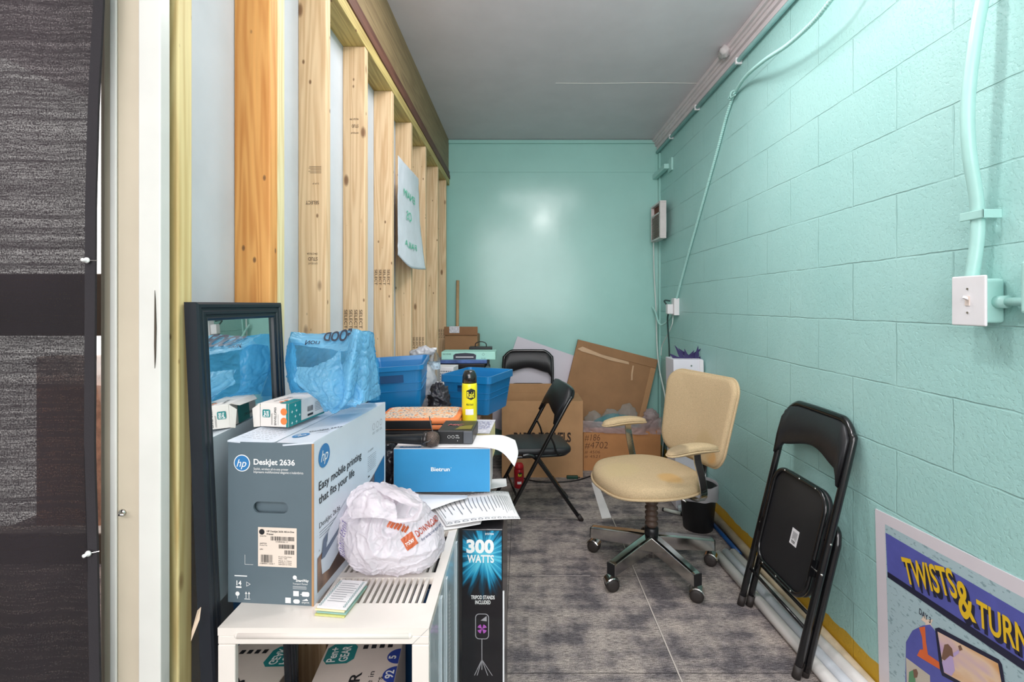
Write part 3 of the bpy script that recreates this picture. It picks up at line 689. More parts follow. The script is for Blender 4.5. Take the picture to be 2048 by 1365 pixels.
mk('lettering',bm,winkm,t)
bm=B(); quad(bm,M,.002,.290,W_-.002,.2915,.0004); mk('red_line_print',bm,mat('red_ink',(190,40,50),.5,var=0),t)
bm=B(); M2=M@Matrix.Translation((0,0,.0004))
pts=rrect(.036,.425,.072,.492,.010); pin=rrect(.038,.427,.070,.490,.009)
a=[bm.verts.new(M2@Vector((x,y,0))) for x,y in pts]; b_=[bm.verts.new(M2@Vector((x,y,0))) for x,y in pin]
for i in range(len(a)): j=(i+1)%len(a); bm.faces.new((a[i],a[j],b_[j],b_[i]))
poly(bm,[(.05,.474),(.066,.486),(.066,.472)],M2)
quad(bm,M2,.0525,.345,.0545,.425)
for x in (.033,.040,.068,.080): poly(bm,[(.0525,.372),(.0545,.372),(x+.002,.330),(x,.330)],M2)
mk('stand_picture',bm,mat('silver_ink',(160,156,160),.4,var=0),t)
bm=B()
for k in range(4):
    a=PI/4+k*PI/2; poly(bm,[(.054,.452)]+[(.054+.0125*math.cos(a+q*.2),.452+.0125*math.sin(a+q*.2)) for q in (-2.4,-1,0,1,2.4)],M2)
mk('speaker_cone_picture',bm,mat('magenta_ink',(176,90,180),.4,var=0),t)
mk('tape_strip',bx(B(),(W_,-.001,.1),(W_+.004,.004,.55)),wht,t)
# ------------------------------------------------------------------ printer carton
grey=mat('slate_carton',(92,106,114),.45,var=.05,vs=4); sidew=mat('white_carton',(206,212,222),.4,var=.02)
HPW,HPL,HPH=.174,.385,.313
hp0=(-.5725,.946,ZT); hr=math.radians(-4.4)
t=thing('printer_carton','printer carton with slate grey end and white sides standing on the heater cover','box',hp0,hr)
# shell: front face with a hand hole
bm=B(); hole=rrect(.052,.176,.122,.198,.011,5); outer=[(0,0),(HPW,0),(HPW,HPH),(0,HPH)]
for q in range(2):
    pass
panel_hole(bm,HPW,HPH,.052,.176,.122,.198,.011)
mk('front_panel',bm,grey,t)
mk('inner_flap',bx(B(),(.02,.012,.14),(.155,.015,.23)),grey,t)
bm=B(); bx(bm,(HPW-.003,.0005,0),(HPW,HPL,HPH)); bx(bm,(0,.0005,0),(.003,HPL,HPH)); bx(bm,(.003,HPL-.003,0),(HPW-.003,HPL,HPH)); bx(bm,(.003,.001,0),(HPW-.003,HPL-.003,.003)); bx(bm,(.003,.10,HPH-.012),(HPW-.003,HPL-.003,HPH-.010)); mk('side_walls',bm,sidew,t)
mk('cut_edge',bx(B(),(HPW-.004,-.0012,0),(HPW,.0004,HPH)),cardin,t)
bm=bx(B(),(.003,.004,HPH-.014),(HPW-.003,.10,HPH-.010)); mk('inner_flap',bm,mat('brown_liner',(120,90,70),.8,var=.2,vs=40),t)
# top flaps
def flapM(xh,sgn,tilt): return Matrix.Translation((xh,0,HPH))@Matrix.Rotation(-sgn*tilt,4,'Y')
Mf=flapM(HPW,-1,math.radians(-5.5)); bm=B()
fl=[(0,-.002),(0,HPL),(-.088,HPL),(-.088,.03),(-.086,.018),(-.080,.008),(-.070,.002),(-.06,-.001)]
prism(bm,fl,.003,Mf@Matrix.Identity(4)); mk('top_flap',bm,sidew,t)
Mt=Mf@Matrix.Translation((0,0,.0038)); R=Mt@Matrix.Rotation(0,4,'Z')
hpb=mat('logo_blue',(52,120,176),.4,var=.03)
def hplogo(bmb,bmw,M,x,y,r,rot=0):
    disc(bmb,M,x,y,r); 
    M3=M@Matrix.Translation((x,y,.0004))
    txt(bmw,'hp',M3,-.62*r,-.42*r,.92*r,1.28*r,.0,shear=.32)
bb=B(); bw=B(); bk=B()
Rz=Mt@Matrix.Translation((-.060,.062,0))@Matrix.Rotation(math.radians(2),4,'Z'); hplogo(bb,bw,Rz,0,0,.017)
txt(bk,'DeskJet 2636',Mt@Matrix.Translation((-.052,.085,0))@Matrix.Rotation(math.radians(25),4,'Z'),-.002,.0,.010,.066,.01); lines(bk,Mt@Matrix.Rotation(0,4,'Z'),-.035,.07,-.005,.10,5,.0008)
Mf2=flapM(0,1,math.radians(-5)); bm=B(); prism(bm,[(0,-.002),(.075,.004),(.084,.02),(.086,HPL),(0,HPL)],.003,Mf2); mk('top_flap',bm,sidew,t)
lines(bk,Mf2@Matrix.Translation((0,0,.0038)),.01,.02,.07,.12,9,.0009,gap=.003)
# prints: front
Mfr=frm((0,0,0),(1,0,0),(0,0,1))
# logo ring + disc on front, white surround
disc(bw,Mfr,.029,.272,.0165,-.0002); disc(bb,Mfr,.029,.272,.0148,.0002)
M3=Mfr@Matrix.Translation((.029,.272,.0006)); txt(bw,'hp',M3,-.0105,-.007,.0145,.020,.0,shear=.32)
txt(bw,'DeskJet 2636',Mfr,.053,.270,.0105,.083,.022); txt(bw,'Stylish, wireless all-in-one printer',Mfr,.053,.2595,.0045,.070); txt(bw,'Impresora multifuncional elegante e inalambrica',Mfr,.053,.2535,.0045,.100)
quad(bw,Mfr,.035,.075,.0355,.094); quad(bw,Mfr,.035,.075,.052,.0755)
txt(bw,'14',Mfr,.018,.034,.009,.010,.02); quad(bw,Mfr,.017,.029,.028,.032); lines(bw,Mfr,.014,.05,.042,.053,1,.002)
ring(bw,Mfr,.041,.037,.0055,.0013,n=3); 
disc(bw,Mfr,.020,.0175,.0042); quad(bw,Mfr,.0195,.008,.0205,.0175)
for x in (.037,.043): quad(bw,Mfr,x,.0095,x+.001,.021); poly(bw,[(x-.002,.018),(x+.003,.018),(x+.0005,.0225)],Mfr)
quad(bw,Mfr,.034,.0075,.046,.0085)
disc(bw,Mfr,.136,.054,.004); txt(bw,'SmartWay',Mfr,.138,.046,.0052,.026,.02,shear=.2); txt(bw,'Transport Partner',Mfr,.132,.0405,.003,.030); lines(bw,Mfr,.132,.031,.160,.038,3,.0005)
quad(bw,Mfr,.133,.018,.144,.028); quad(bw,Mfr,.147,.0215,.150,.0225); poly(bw,rrect(.150,.018,.165,.027,.003),Mfr)
quad(bw,Mfr,.117,.004,.128,.0145); poly(bw,rrect(.133,.004,.146,.012,.004),Mfr); txt(bw,'airprint',Mfr,.150,.005,.004,.015,.0); poly(bw,[(.15,.010),(.163,.010),(.16,.014)],Mfr)
lab=mat('label_cream',(226,210,196),.5,var=0); bl=B(); quad(bl,Mfr,.062,.073,.140,.149,.0003); mk('sticker_label',bl,lab,t)
disc(bk,Mfr,.070,.140,.0055,.0008); txt(bk,'HP DeskJet 2636 All-in-One',Mfr,.080,.140,.0034,.055,.015,.0008); txt(bk,'Printer',Mfr,.080,.1345,.0034,.014,.015,.0008); txt(bk,'Serial No',Mfr,.066,.131,.0025,.013,0,.0008)
barcode(bk,Mfr,.088,.124,.136,.132,34,.0008); txt(bk,'CN84I58117',Mfr,.098,.1205,.0026,.025,0,.0008); txt(bk,'6AP32A',Mfr,.066,.1165,.0026,.014,.01,.0008); txt(bk,'Product No',Mfr,.066,.113,.0022,.015,0,.0008); barcode(bk,Mfr,.104,.109,.136,.117,22,.0008)
txt(bk,'UPN',Mfr,.066,.105,.0026,.006,0,.0008); barcode(bk,Mfr,.116,.098,.136,.106,14,.0008); barcode(bk,Mfr,.068,.081,.092,.096,18,.0008); txt(bk,'0 889894 12358 7',Mfr,.066,.0775,.0026,.03,0,.0008)
for q,s in enumerate(('Proof of Purchase','Power - 10W','Made in China','Fabrique en Chine','Fabricado en China')): txt(bk,s,Mfr,.104,.092-q*.0034-(.001 if q>1 else 0),.0022,.026 if q!=1 else .017,0,.0008)
# right side print
Mr=frm((HPW,0,0),(0,1,0),(0,0,1))
hplogo(bb,bw,Mr,.040,.278,.0235)
txt(bk,'Easy mobile printing',Mr,.018,.215,.0165,.205,.012); txt(bk,'that fits your life',Mr,.018,.188,.0165,.165,.012)
txt(bk,'DeskJet 2636',Mr,.020,.140,.0105,.09,-.005); lines(bk,Mr,.02,.118,.12,.134,3,.0008); txt(bk,'A',Mr,.018,.095,.004,.004)
lines(bk,Mr,.262,.165,.315,.205,8,.0009,gap=.003); txt(bk,'AT A GLANCE',Mr,.262,.215,.004,.035)
for y in (.30,.325,.35): ring(bk,Mr,y,.27,.008,.0007); lines(bk,Mr,y-.008,.25,y+.010,.257,2,.0006)
lines(bk,Mr,.265,.15,.275,.155,1,.004)
mksplit('lettering',bk,ink,t); mksplit('logo_disc',bb,hpb,t); mksplit('lettering',bw,winkm,t)
# printer picture on the side
bm=B(); poly(bm,[(.012,.018),(HPL-.012,.018),(HPL-.012,.175),(.305,.150),(.20,.118),(.012,.085)],Mr,.0002)
def m_photo():
    m,nt,b=base('printed_photo_dark'); tc=N(nt,'ShaderNodeTexCoord').outputs['Object']
    c=ramp(nt,noisen(nt,9,tc,4),[(.3,(40,34,34)),(.5,(92,66,54)),(.62,(150,116,96)),(.75,(60,60,66))]); nt.links.new(c,b.inputs['Base Color']); b.inputs['Roughness'].default_value=.35; return m
mk('printer_photo_print',bm,m_photo(),t)
bm=B(); poly(bm,[(.305,.150),(HPL-.012,.175),(HPL-.012,.11),(.30,.11)],Mr,.0005); mk('blue_print',bm,mat('deep_blue_ink',(24,92,140),.4),t)
bm=B(); poly(bm,[(.03,.045),(.06,.040),(.17,.075),(.19,.105),(.175,.135),(.10,.125),(.05,.10),(.025,.075)],Mr,.0005); poly(bm,[(.05,.09),(.055,.120),(.14,.150),(.18,.140),(.165,.12)],Mr,.0008); poly(bm,[(.18,.07),(.215,.075),(.22,.12),(.19,.11)],Mr,.0008); mk('printer_picture',bm,mat('pale_grey_ink',(200,206,216),.4,var=.03),t)
bm=B(); poly(bm,[(.026,.076),(.035,.112),(.052,.119),(.046,.09),(.115,.108),(.115,.100),(.04,.074)],Mr,.001); mk('tray_picture',bm,mat('slate_ink',(92,106,126),.4,var=.03),t)
# ------------------------------------------------------------------ envelope box on the carton
ez=ZT+HPH+.004
ew=mat('envelope_box_white',(222,212,206),.5,var=.02)
t=thing('envelope_box','small opened white and teal envelope box on the left of the printer carton top','box',(-.563,1.045,ez+.001),math.radians(-8))
EW,EL,EH=.066,.14,.050
mk('box_body',bx(B(),(0,0,0),(EW,EL,EH)),ew,t,bev=.001)
bm=B(); poly(bm,[(-.0008,0,EH),(-.017,-.002,EH-.012),(-.012,-.004,-.001),(0,0,0)]); poly(bm,[(-.001,.01,EH),(-.018,.012,EH-.006),(-.02,.10,EH-.008),(-.001,.13,EH)]); mk('open_flap',bm,ew,t,solid=.001)
Me=frm((0,0,0),(1,0,0),(0,0,1)); Ms=frm((EW,0,0),(0,1,0),(0,0,1)); Mt=frm((0,0,EH),(1,0,0),(0,1,0)); Ml=frm((0,EL,0),(0,-1,0),(0,0,1))
bt=B(); quad(bt,Me,EW-.005,0,EW,EH); quad(bt,Ms,0,0,.045,EH); quad(bt,Mt,EW-.02,0,EW,.05); quad(bt,Ms,.045,0,EL,.004); quad(bt,Ml,.04,.0,.10,EH)
poly(bt,rrect(.006,.020,.024,.037,.003),Me,.0002); mksplit('teal_print',bt,teal,t)
bo=B(); 
for z in (.013,.033): disc(bo,Me,EW-.010,z,.0075,.0006); 
for z in (.024,.04): disc(bo,Mt,EW-.025,z-.01,.005,.0006)
mksplit('orange_disc_print',bo,mat('orange_ink',(224,120,60),.5,var=0),t)
bk=B(); R=Me@Matrix.Translation((.038,.004,0))@Matrix.Rotation(PI/2,4,'Z'); txt(bk,'ENVELOPES',R,0,0,.0048,.038,.01); lines(bk,R,.0,.008,.030,.012,2,.0005); lines(bk,R,.0,-.006,.024,-.003,1,.0005)
txt(bk,'ENVELOPES',Mt@Matrix.Translation((.022,.02,0))@Matrix.Rotation(PI/2-.2,4,'Z'),0,0,.006,.05,.01); lines(bk,Ms,.10,.012,.13,.035,6,.0008,gap=.001); barcode(bk,Ms,.07,.018,.092,.03,12); quad(bk,Ms,.07,.008,.092,.013)
txt(bk,'ENVELOPES',Ml,.02,.01,.006,.05,.01); mksplit('lettering',bk,ink,t)
bw=B(); R=Me@Matrix.Translation((.014,.0215,.0006))@Matrix.Rotation(PI/2,4,'Z'); txt(bw,'Pen+',R,0,0,.0055,.013,.02); txt(bw,'GEAR',R,0,-.007,.0055,.013,.02)
for q in range(7):
    yy=.008+(q%2)*.012+ (q//4)*.016; zz=.006+ (q%4)*.012; quad(bw,Ms,yy,zz,yy+.006,zz+.0012,.0004); quad(bw,Ms,yy+.0024,zz-.0024,yy+.0036,zz+.0036,.0004)
mksplit('white_print',bw,winkm,t)
# ------------------------------------------------------------------ blue grocery bag
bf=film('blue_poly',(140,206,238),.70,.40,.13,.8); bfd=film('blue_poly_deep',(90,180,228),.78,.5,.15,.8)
t=thing('blue_grocery_bag','rumpled translucent blue plastic grocery bag on the printer carton','bag',(-.42,1.22,ez))
def Q(px,py,d): return P(px,py,d)
# back wall of bag
bm=B(); sheet(bm,[[Q(582,664,1.22),Q(630,668,1.34),Q(690,662,1.36),Q(738,664,1.34),Q(746,668,1.28)],
 [Q(572,705,1.20),Q(625,710,1.35),Q(690,705,1.40),Q(742,705,1.36),Q(750,705,1.26)],
 [Q(572,745,1.19),Q(620,750,1.36),Q(690,750,1.41),Q(746,750,1.37),Q(756,755,1.25)],
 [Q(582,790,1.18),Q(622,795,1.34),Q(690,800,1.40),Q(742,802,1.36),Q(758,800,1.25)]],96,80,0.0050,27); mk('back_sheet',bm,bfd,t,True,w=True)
# rim fold with lettering
def toward(f,u,v,o):
    a,b_=f(u,v,o),f(u,v,-o); return a if a.y<b_.y else b_
bm=B(); rimf=sheet(bm,[[Q(588,664,1.20),Q(625,668,1.24),Q(665,667,1.26),Q(705,658,1.24),Q(728,664,1.20)],
 [Q(580,676,1.17),Q(620,684,1.19),Q(660,686,1.20),Q(700,684,1.19),Q(736,672,1.18)],
 [Q(584,690,1.19),Q(620,694,1.18),Q(655,698,1.17),Q(690,702,1.16),Q(725,690,1.16)]],80,41,0.0025,37); mk('folded_rim',bm,bf,t,True,w=True)
bm=B(); txt(bm,'FOOD',None,.53,.10,.38,.36,.035,fn=lambda a,b3:toward(rimf,1.30-a,.62-b3*1.1,.006),cut=1); txt(bm,'LION',None,.12,.02,.2,.18,.02,fn=lambda a,b3:toward(rimf,.50-a,.8-b3*1.1,.006),cut=1); mk('lettering',bm,mat('navy_ink',(24,38,62),.5,var=0),t,w=True)
# front drooping sheet
bm=B(); sheet(bm,[[Q(593,734,1.14),Q(622,733,1.12),Q(655,722,1.11),Q(682,698,1.13)],
 [Q(590,748,1.13),Q(620,752,1.09),Q(655,752,1.09),Q(684,735,1.12)],
 [Q(588,762,1.13),Q(622,778,1.08),Q(654,782,1.075),Q(690,775,1.10)],
 [Q(604,772,1.12),Q(636,800,1.08),Q(664,808,1.075),Q(688,804,1.09)],
 [Q(650,812,1.10),Q(658,822,1.085),Q(664,824,1.085),Q(672,820,1.09)]],89,96,0.0062,32); mk('front_sheet',bm,bf,t,True,w=True)
# hanging handle from the rim to the knot
bm=B(); sheet(bm,[[Q(700,668,1.165),Q(707,662,1.15),Q(716,660,1.15),Q(727,666,1.17)],
 [Q(694,705,1.13),Q(702,705,1.10),Q(712,705,1.10),Q(723,700,1.14)],
 [Q(683,750,1.12),Q(695,752,1.085),Q(706,752,1.09),Q(717,745,1.12)],
 [Q(686,790,1.10),Q(691,795,1.08),Q(697,795,1.08),Q(704,790,1.10)],
 [Q(664,820,1.09),Q(670,825,1.08),Q(676,823,1.08),Q(680,818,1.10)],
 [Q(655,818,1.10),Q(660,824,1.09),Q(664,822,1.09),Q(668,816,1.10)]],48,128,0.0043,42); mk('handle',bm,bf,t,True,w=True)
# right side gusset
bm=B(); sheet(bm,[[Q(724,666,1.17),Q(738,664,1.20),Q(746,670,1.27)],
 [Q(720,710,1.15),Q(738,712,1.17),Q(751,712,1.25)],
 [Q(714,760,1.13),Q(736,765,1.15),Q(756,760,1.24)],
 [Q(706,808,1.12),Q(730,806,1.13),Q(760,790,1.24)]],57,80,0.0056,30); mk('side_gusset',bm,bf,t,True,w=True)
bm=B(); sheet(bm,[[Q(640,770,1.15),Q(680,760,1.16),Q(716,765,1.13)],[Q(640,800,1.13),Q(685,792,1.12),Q(728,798,1.13)],[Q(648,822,1.12),Q(690,814,1.10),Q(712,812,1.10)],[Q(650,812,1.2),Q(690,812,1.2),Q(722,806,1.2)]],64,64,0.0074,35); mk('crumpled_base',bm,bf,t,True,w=True)
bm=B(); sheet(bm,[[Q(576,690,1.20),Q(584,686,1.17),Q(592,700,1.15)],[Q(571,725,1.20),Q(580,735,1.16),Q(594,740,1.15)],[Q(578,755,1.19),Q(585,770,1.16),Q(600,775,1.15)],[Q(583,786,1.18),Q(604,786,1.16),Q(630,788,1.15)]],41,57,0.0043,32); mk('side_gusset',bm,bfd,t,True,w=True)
# ------------------------------------------------------------------ white take-away bag
wf=film('white_poly_film',(240,232,238),.93,.35,.24,.45)
c=onz(772,1150,ZT)+Vector((0,.10,.088)); c=Vector((-.290,1.070,ZT+.089))
t=thing('white_carrier_bag','stuffed white plastic carrier bag with an orange logo on the slotted heater top','bag',(c.x,c.y,ZT))
bm=B()
def bagf(n,p):
    k=.5+.5*n.z
    p=Vector((p.x*(1.06-.22*k**2),p.y*(1.06-.25*k),p.z))
    p.x=max(p.x,-.100)
    if n.x>0: p.x*=1+.10*max(0,-n.z+.3); p.z-=.02*n.x
    return p
blob(bm,c,(.110,.098,.088),.0085,17,7,.985,bagf); b3=bm.copy(); bvh=BVHTree.FromBMesh(b3); mk('bag_body',bm,wf,t,True,w=True)
def proj(o,x,y,nrm):
    o,x,y,nrm=Vector(o),Vector(x).normalized(),Vector(y).normalized(),Vector(nrm).normalized()
    def f(a,b_):
        p=o+x*a+y*b_; h=bvh.ray_cast(p+nrm*.3,-nrm)
        return (h[0]+h[1]*.0018*(1 if h[1].dot(nrm)>0 else -1)) if h[0] else p
    return f
nr=(.30,-.85,.42); fx=Vector((.72,.30,.42)).normalized()
up=Vector(nr).normalized().cross(fx)*1
f=proj(c+Vector((.050,-.06,-.022)),fx,up,nr)
bo=B()
for i in range(6):
    for j in range(6): poly(bo,[f(i*.0042,j*.0045),f(i*.0042+.0042,j*.0045),f(i*.0042+.0042,j*.0045+.0045),f(i*.0042,j*.0045+.0045)])
mk('logo_patch',bo,mat('rust_orange_ink',(186,86,44),.45,var=0),t,w=True)
bk=B(); txt(bk,'DOWNLOAD',None,.030,.010,.013,.062,.015,fn=f,cut=1); mk('lettering',bk,mat('red_brown_ink',(166,64,44),.5,var=0),t,w=True)
bk=B(); txt(bk,'for exclusive app deals',None,.034,-.002,.006,.06,.01,fn=f,cut=0); mk('lettering',bk,mat('slate_blue_ink',(70,80,110),.5,var=0),t,w=True)
bk=B(); txt(bk,'TODAY',None,.003,.008,.007,.018,.02,fn=lambda a,b_:f(a,b_)+Vector((.0005,-.0015,.0008))); mk('lettering',bk,winkm,t,w=True)
f2=proj(c+Vector((.008,-.06,.024)),(1,.1,-.35),(.25,0,1),(.2,-.9,.5)); bo=B()
for k in range(6): poly(bo,[f2(k*.0075,.004),f2(k*.0075+.0045,.002),f2(k*.0075+.009,.016),f2(k*.0075+.004,.020)])
mk('food_picture',bo,mat('rust_orange_ink',(186,86,44),.45,var=0),t,w=True)
f3=proj(c+Vector((-.088,-.05,-.04)),(.3,-.6,0),(0,0,1),(-.7,-.8,.1)); bk=B()
for k in range(16):
    for j in range(3): poly(bk,[f3(j*.008,k*.005),f3(j*.008+.006,k*.005),f3(j*.008+.006,k*.005+.0018),f3(j*.008,k*.005+.0018)])
mk('small_print',bk,mat('violet_ink',(120,104,160),.5,var=0),t,w=True)
# handle straps
bm=B(); sheet(bm,[[Q(745,972,1.04),Q(765,965,1.07),Q(785,972,1.09)],[Q(770,990,1.00),Q(795,982,1.02),Q(822,990,1.04)],[Q(800,1006,.985),Q(820,1003,.99),Q(842,1008,1.01)],[Q(834,1016,.985),Q(842,1012,.985),Q(852,1012,.995)]],30,30,.004,30)
mk('handle',bm,wf,t,True,w=True)
bm=B(); sheet(bm,[[Q(838,1008,.985),Q(845,1006,.985),Q(852,1008,.995)],[Q(836,1022,.98),Q(843,1022,.975),Q(851,1022,.985)],[Q(815,1038,.975),Q(830,1041,.97),Q(846,1038,.98)],[Q(765,1036,.965),Q(790,1046,.965),Q(822,1046,.97)]],20,40,.003,30)
mk('handle',bm,wf,t,True,w=True)
bm=B(); sheet(bm,[[Q(702,985,1.03),Q(735,966,1.06),Q(775,968,1.07)],[Q(692,1010,.99),Q(735,1000,.98),Q(790,1008,.985)],[Q(702,1038,.975),Q(740,1036,.962),Q(795,1042,.965)]],36,30,.010,22); mk('folded_top',bm,wf,t,True,w=True)
# card stack on slots
t=thing('card_stack','small stack of white and yellow tract cards on the heater cover edge','cards',(-.352,.945,ZT),math.radians(-7))
for q,(dx,dy,m_) in enumerate(((0,0,mat('yellow_green_card',(196,196,120),.6)),(.002,.003,mat('teal_card',(140,176,168),.6)),(-.002,.004,mat('cream_card',(228,214,170),.6)),(.001,.006,paperm))):
    mk('card',bx(B(),(-.028+dx,-.045+dy,.0005+q*.0035),(.030+dx,.045+dy,.0033+q*.0035)),m_,t)
M=frm((.001,.006,.0138),(1,0,0),(0,1,0)); bm=B(); lines(bm,M,-.018,-.03,.02,.035,9,.0011); mk('lettering',bm,inkg,t)
bm=B()
for k in range(14):
    for s in (-1,1): ring(bm,M,s*.024,-.04+k*.006,.0025,.0008,n=8)
mk('border_print',bm,teal,t)
# ------------------------------------------------------------------ papers under the box
def papersheet(name,label,rows,part=True,print_=None,amp=.0006):
    c=sum((Vector(p) for r in rows for p in r),Vector())/sum(len(r) for r in rows)
    t=thing(name,label,'paper',c,0,'loose papers under and on the blue box'); bm=B(); f=sheet(bm,rows,26,20,amp,8); mk('sheet',bm,paperm,t,True,w=True,solid=.0006)
    if print_: print_(f,t)
    return t
zt=ZT+.003
def chk(f,t):
    bm=B(); sg=1 if (f(.5,.5,.01).z>f(.5,.5).z) else -1
    def cir(u,v,ru,rv):
        n=14; a=[bm.verts.new(f(u+ru*math.cos(2*PI*i/n),v+rv*math.sin(2*PI*i/n),sg*.0011)) for i in range(n)]; b_=[bm.verts.new(f(u+.72*ru*math.cos(2*PI*i/n),v+.72*rv*math.sin(2*PI*i/n),sg*.0011)) for i in range(n)]
        for i in range(n): j=(i+1)%n; bm.faces.new((a[i],a[j],b_[j],b_[i]))
    for k in range(13): cir(.07+k*.072,.93,.026,.03); cir(.07+k*.072,.07,.026,.03)
    def ln(u0,v0,u1,v1,wd):
        n=10; du,dv=(u1-u0)/n,(v1-v0)/n
        for i in range(n):
            a=(u0+du*i,v0+dv*i); b_=(a[0]+du,a[1]+dv); o=(wd,0) if abs(du)<abs(dv) else (0,wd)
            bm.faces.new([bm.verts.new(f(p[0],p[1],sg*.0011)) for p in (a,b_,(b_[0]+o[0],b_[1]+o[1]),(a[0]+o[0],a[1]+o[1]))])
    ln(.03,.88,.97,.88,.004); ln(.03,.12,.97,.12,.004); ln(.03,.03,.03,.97,.004); ln(.97,.03,.97,.97,.004)
    for k in range(22): u=.06+k*.041; ln(u,.20+random.random()*.05,u,.6+random.random()*.22,.007)
    mk('line_print',bm,inkg,t,w=True)
papersheet('loose_paper','bottom white sheet jutting toward the camera under the other papers',[[(-.30,1.22,zt),(-.2,1.24,zt),(-.108,1.28,zt-.002)],[(-.34,1.35,zt),(-.22,1.37,zt),(-.10,1.39,zt)],[(-.36,1.5,zt-.002),(-.22,1.5,zt-.002),(-.12,1.5,zt-.002)]])
papersheet('loose_paper','curling white worksheet bordered with rows of small circles, hanging over the heater edge',[[(-.300,1.445,zt+.006),(-.17,1.46,zt+.006),(-.085,1.47,zt+.012),(-.040,1.47,zt+.010)],[(-.245,1.36,zt+.006),(-.15,1.375,zt+.008),(-.06,1.385,zt+.006),(-.020,1.39,zt-.004)],[(-.195,1.255,zt+.004),(-.11,1.275,zt+.009),(-.04,1.30,zt+.002),(-.003,1.315,zt-.004)]],print_=chk)
papersheet('loose_paper','pale blue edged leaflet sticking out right of the blue box',[[(-.16,1.56,zt+.012),(-.05,1.57,zt+.014)],[(-.15,1.46,zt+.012),(-.045,1.50,zt+.016)]])
papersheet('loose_paper','white sheet creased under the left corner of the blue box',[[(-.36,1.47,zt+.009),(-.28,1.45,zt+.011),(-.16,1.44,zt+.011)],[(-.33,1.36,zt+.012),(-.26,1.37,zt+.018),(-.16,1.40,zt+.018)],[(-.305,1.30,zt+.010),(-.26,1.32,zt+.014),(-.19,1.38,zt+.018)]],print_=None)
# ------------------------------------------------------------------ blue box
bz=zt+.0195
t=thing('microphone_box','bright blue carton with a white top lying on papers at the heater cover end','box',(-.380,1.440,bz),math.radians(.5))
BW,BL,BH=.287,.14,.130
cy=mat('cyan_carton',(52,146,200),.4,var=.05,vs=5)
mk('carton_body',bx(B(),(0,.0012,0),(BW,BL,BH)),mat('white_pink_carton',(226,218,220),.5,var=.02),t,bev=.001)
mk('front_panel',bx(B(),(0.001,0,.001),(BW-.001,.0012,BH-.0015)),cy,t)
M=frm((0,0,0),(1,0,0),(0,0,1)); bm=B(); txt(bm,'Bietrun',M,.111,.063,.0115,.056,.02); ring(bm,M,.171,.073,.0012,.0004); mk('lettering',bm,winkm,t)
M=frm((0,0,BH),(1,0,0),(0,1,0)); bm=B(); poly(bm,rrect(.014,.006,.080,.022,.008),M); mk('badge_print',bm,mat('badge_blue',(70,120,170),.5),t); bm=B(); txt(bm,'MICROPHONE',M,.026,.010,.007,.045,.01,.0005); mk('lettering',bm,winkm,t)
tz=bz+BH
papersheet('loose_paper','white sheet lying on the blue box and drooping past its right end',[[(-.27,1.448,tz+.002),(-.16,1.445,tz+.003),(-.095,1.44,tz+.002),(-.055,1.425,tz-.008),(-.02,1.40,tz-.040)],[(-.25,1.51,tz+.002),(-.15,1.50,tz+.003),(-.09,1.50,tz+.003),(-.045,1.49,tz-.004),(-.01,1.47,tz-.022)],[(-.23,1.57,tz+.002),(-.14,1.57,tz+.004),(-.08,1.57,tz+.006),(-.05,1.56,tz+.004),(-.02,1.55,tz-.006)]])
# receiver
t=thing('receiver_box','small black electronic box with knob icons sitting on the blue box','electronic box',(-.256,1.478,tz+.004),math.radians(-2))
mk('casing',bx(B(),(0,0,0),(.108,.13,.040)),mat('anthracite',(40,40,44),.35,var=.1),t,bev=.003); mk('front_panel',bx(B(),(.003,-.003,.002),(.078,.0,.038)),mat('matte_black',(18,18,20),.5),t,bev=.001); mk('end_cap',bx(B(),(.08,-.003,.002),(.107,.0,.038)),mat('grey_cap',(84,86,92),.4),t,bev=.001)
M=frm((0,-.003,0),(1,0,0),(0,0,1)); bm=B(); ring(bm,M,.036,.022,.0045,.0007); ring(bm,M,.048,.022,.0045,.0007); txt(bm,'VOL',M,.056,.024,.004,.01); txt(bm,'POWER',M,.056,.018,.003,.012); disc(bm,M,.062,.010,.001); mk('lettering',bm,winkm,t)
M=frm((0,0,.040),(1,0,0),(0,1,0)); bm=B(); poly(bm,[(.05,.01),(.10,.02),(.10,.07),(.06,.05)],M); mk('olive_print',bm,mat('olive_ink',(120,110,50),.4),t); bm=B(); txt(bm,'MIC',M,.02,.06,.02,.05,.01,shear=.3); mk('lettering',bm,mat('rose_ink',(200,110,110),.5),t)
# microphone
mz=tz+.022
t=thing('microphone','black handheld microphone with a round wire mesh head lying on the blue box','microphone',(-.35,1.475,mz))
Mm=Matrix.Translation((-.268,1.455,mz+.002))@Matrix.Rotation(-PI/2,4,'Y')@Matrix.Rotation(-.03,4,'X')
mk('handle',lathe(B(),[(.002,.215),(.012,.214),(.0125,.12),(.016,.05),(.017,.03),(.019,.024),(.014,.022)],Mm,24),mat('mic_black',(26,26,28),.35),t,True,w=True)
mk('ring',lathe(B(),[(.0195,.026),(.0215,.022),(.0215,.016),(.0195,.014)],Mm,28),mat('mic_ring',(70,66,66),.35,.8),t,True,w=True)
def m_mesh():
    m,nt,b=base('wire_mesh'); tc=N(nt,'ShaderNodeTexCoord').outputs['Object']; b.inputs['Metallic'].default_value=.7; b.inputs['Roughness'].default_value=.5
    vo=N(nt,'ShaderNodeTexVoronoi'); vo.inputs['Scale'].default_value=600; nt.links.new(tc,vo.inputs['Vector']); c=ramp(nt,vo.outputs['Distance'],[(.2,(28,24,24)),(.6,(112,96,88))]); nt.links.new(c,b.inputs['Base Color']); bump(nt,b,vo.outputs['Distance'],.8,.001); return m
mk('mesh_head',lathe(B(),[(.0195,.016),(.0225,.008),(.0235,0),(.0225,-.008),(.0185,-.016),(.011,-.021),(.002,-.023)],Mm,28),m_mesh(),t,True,w=True)
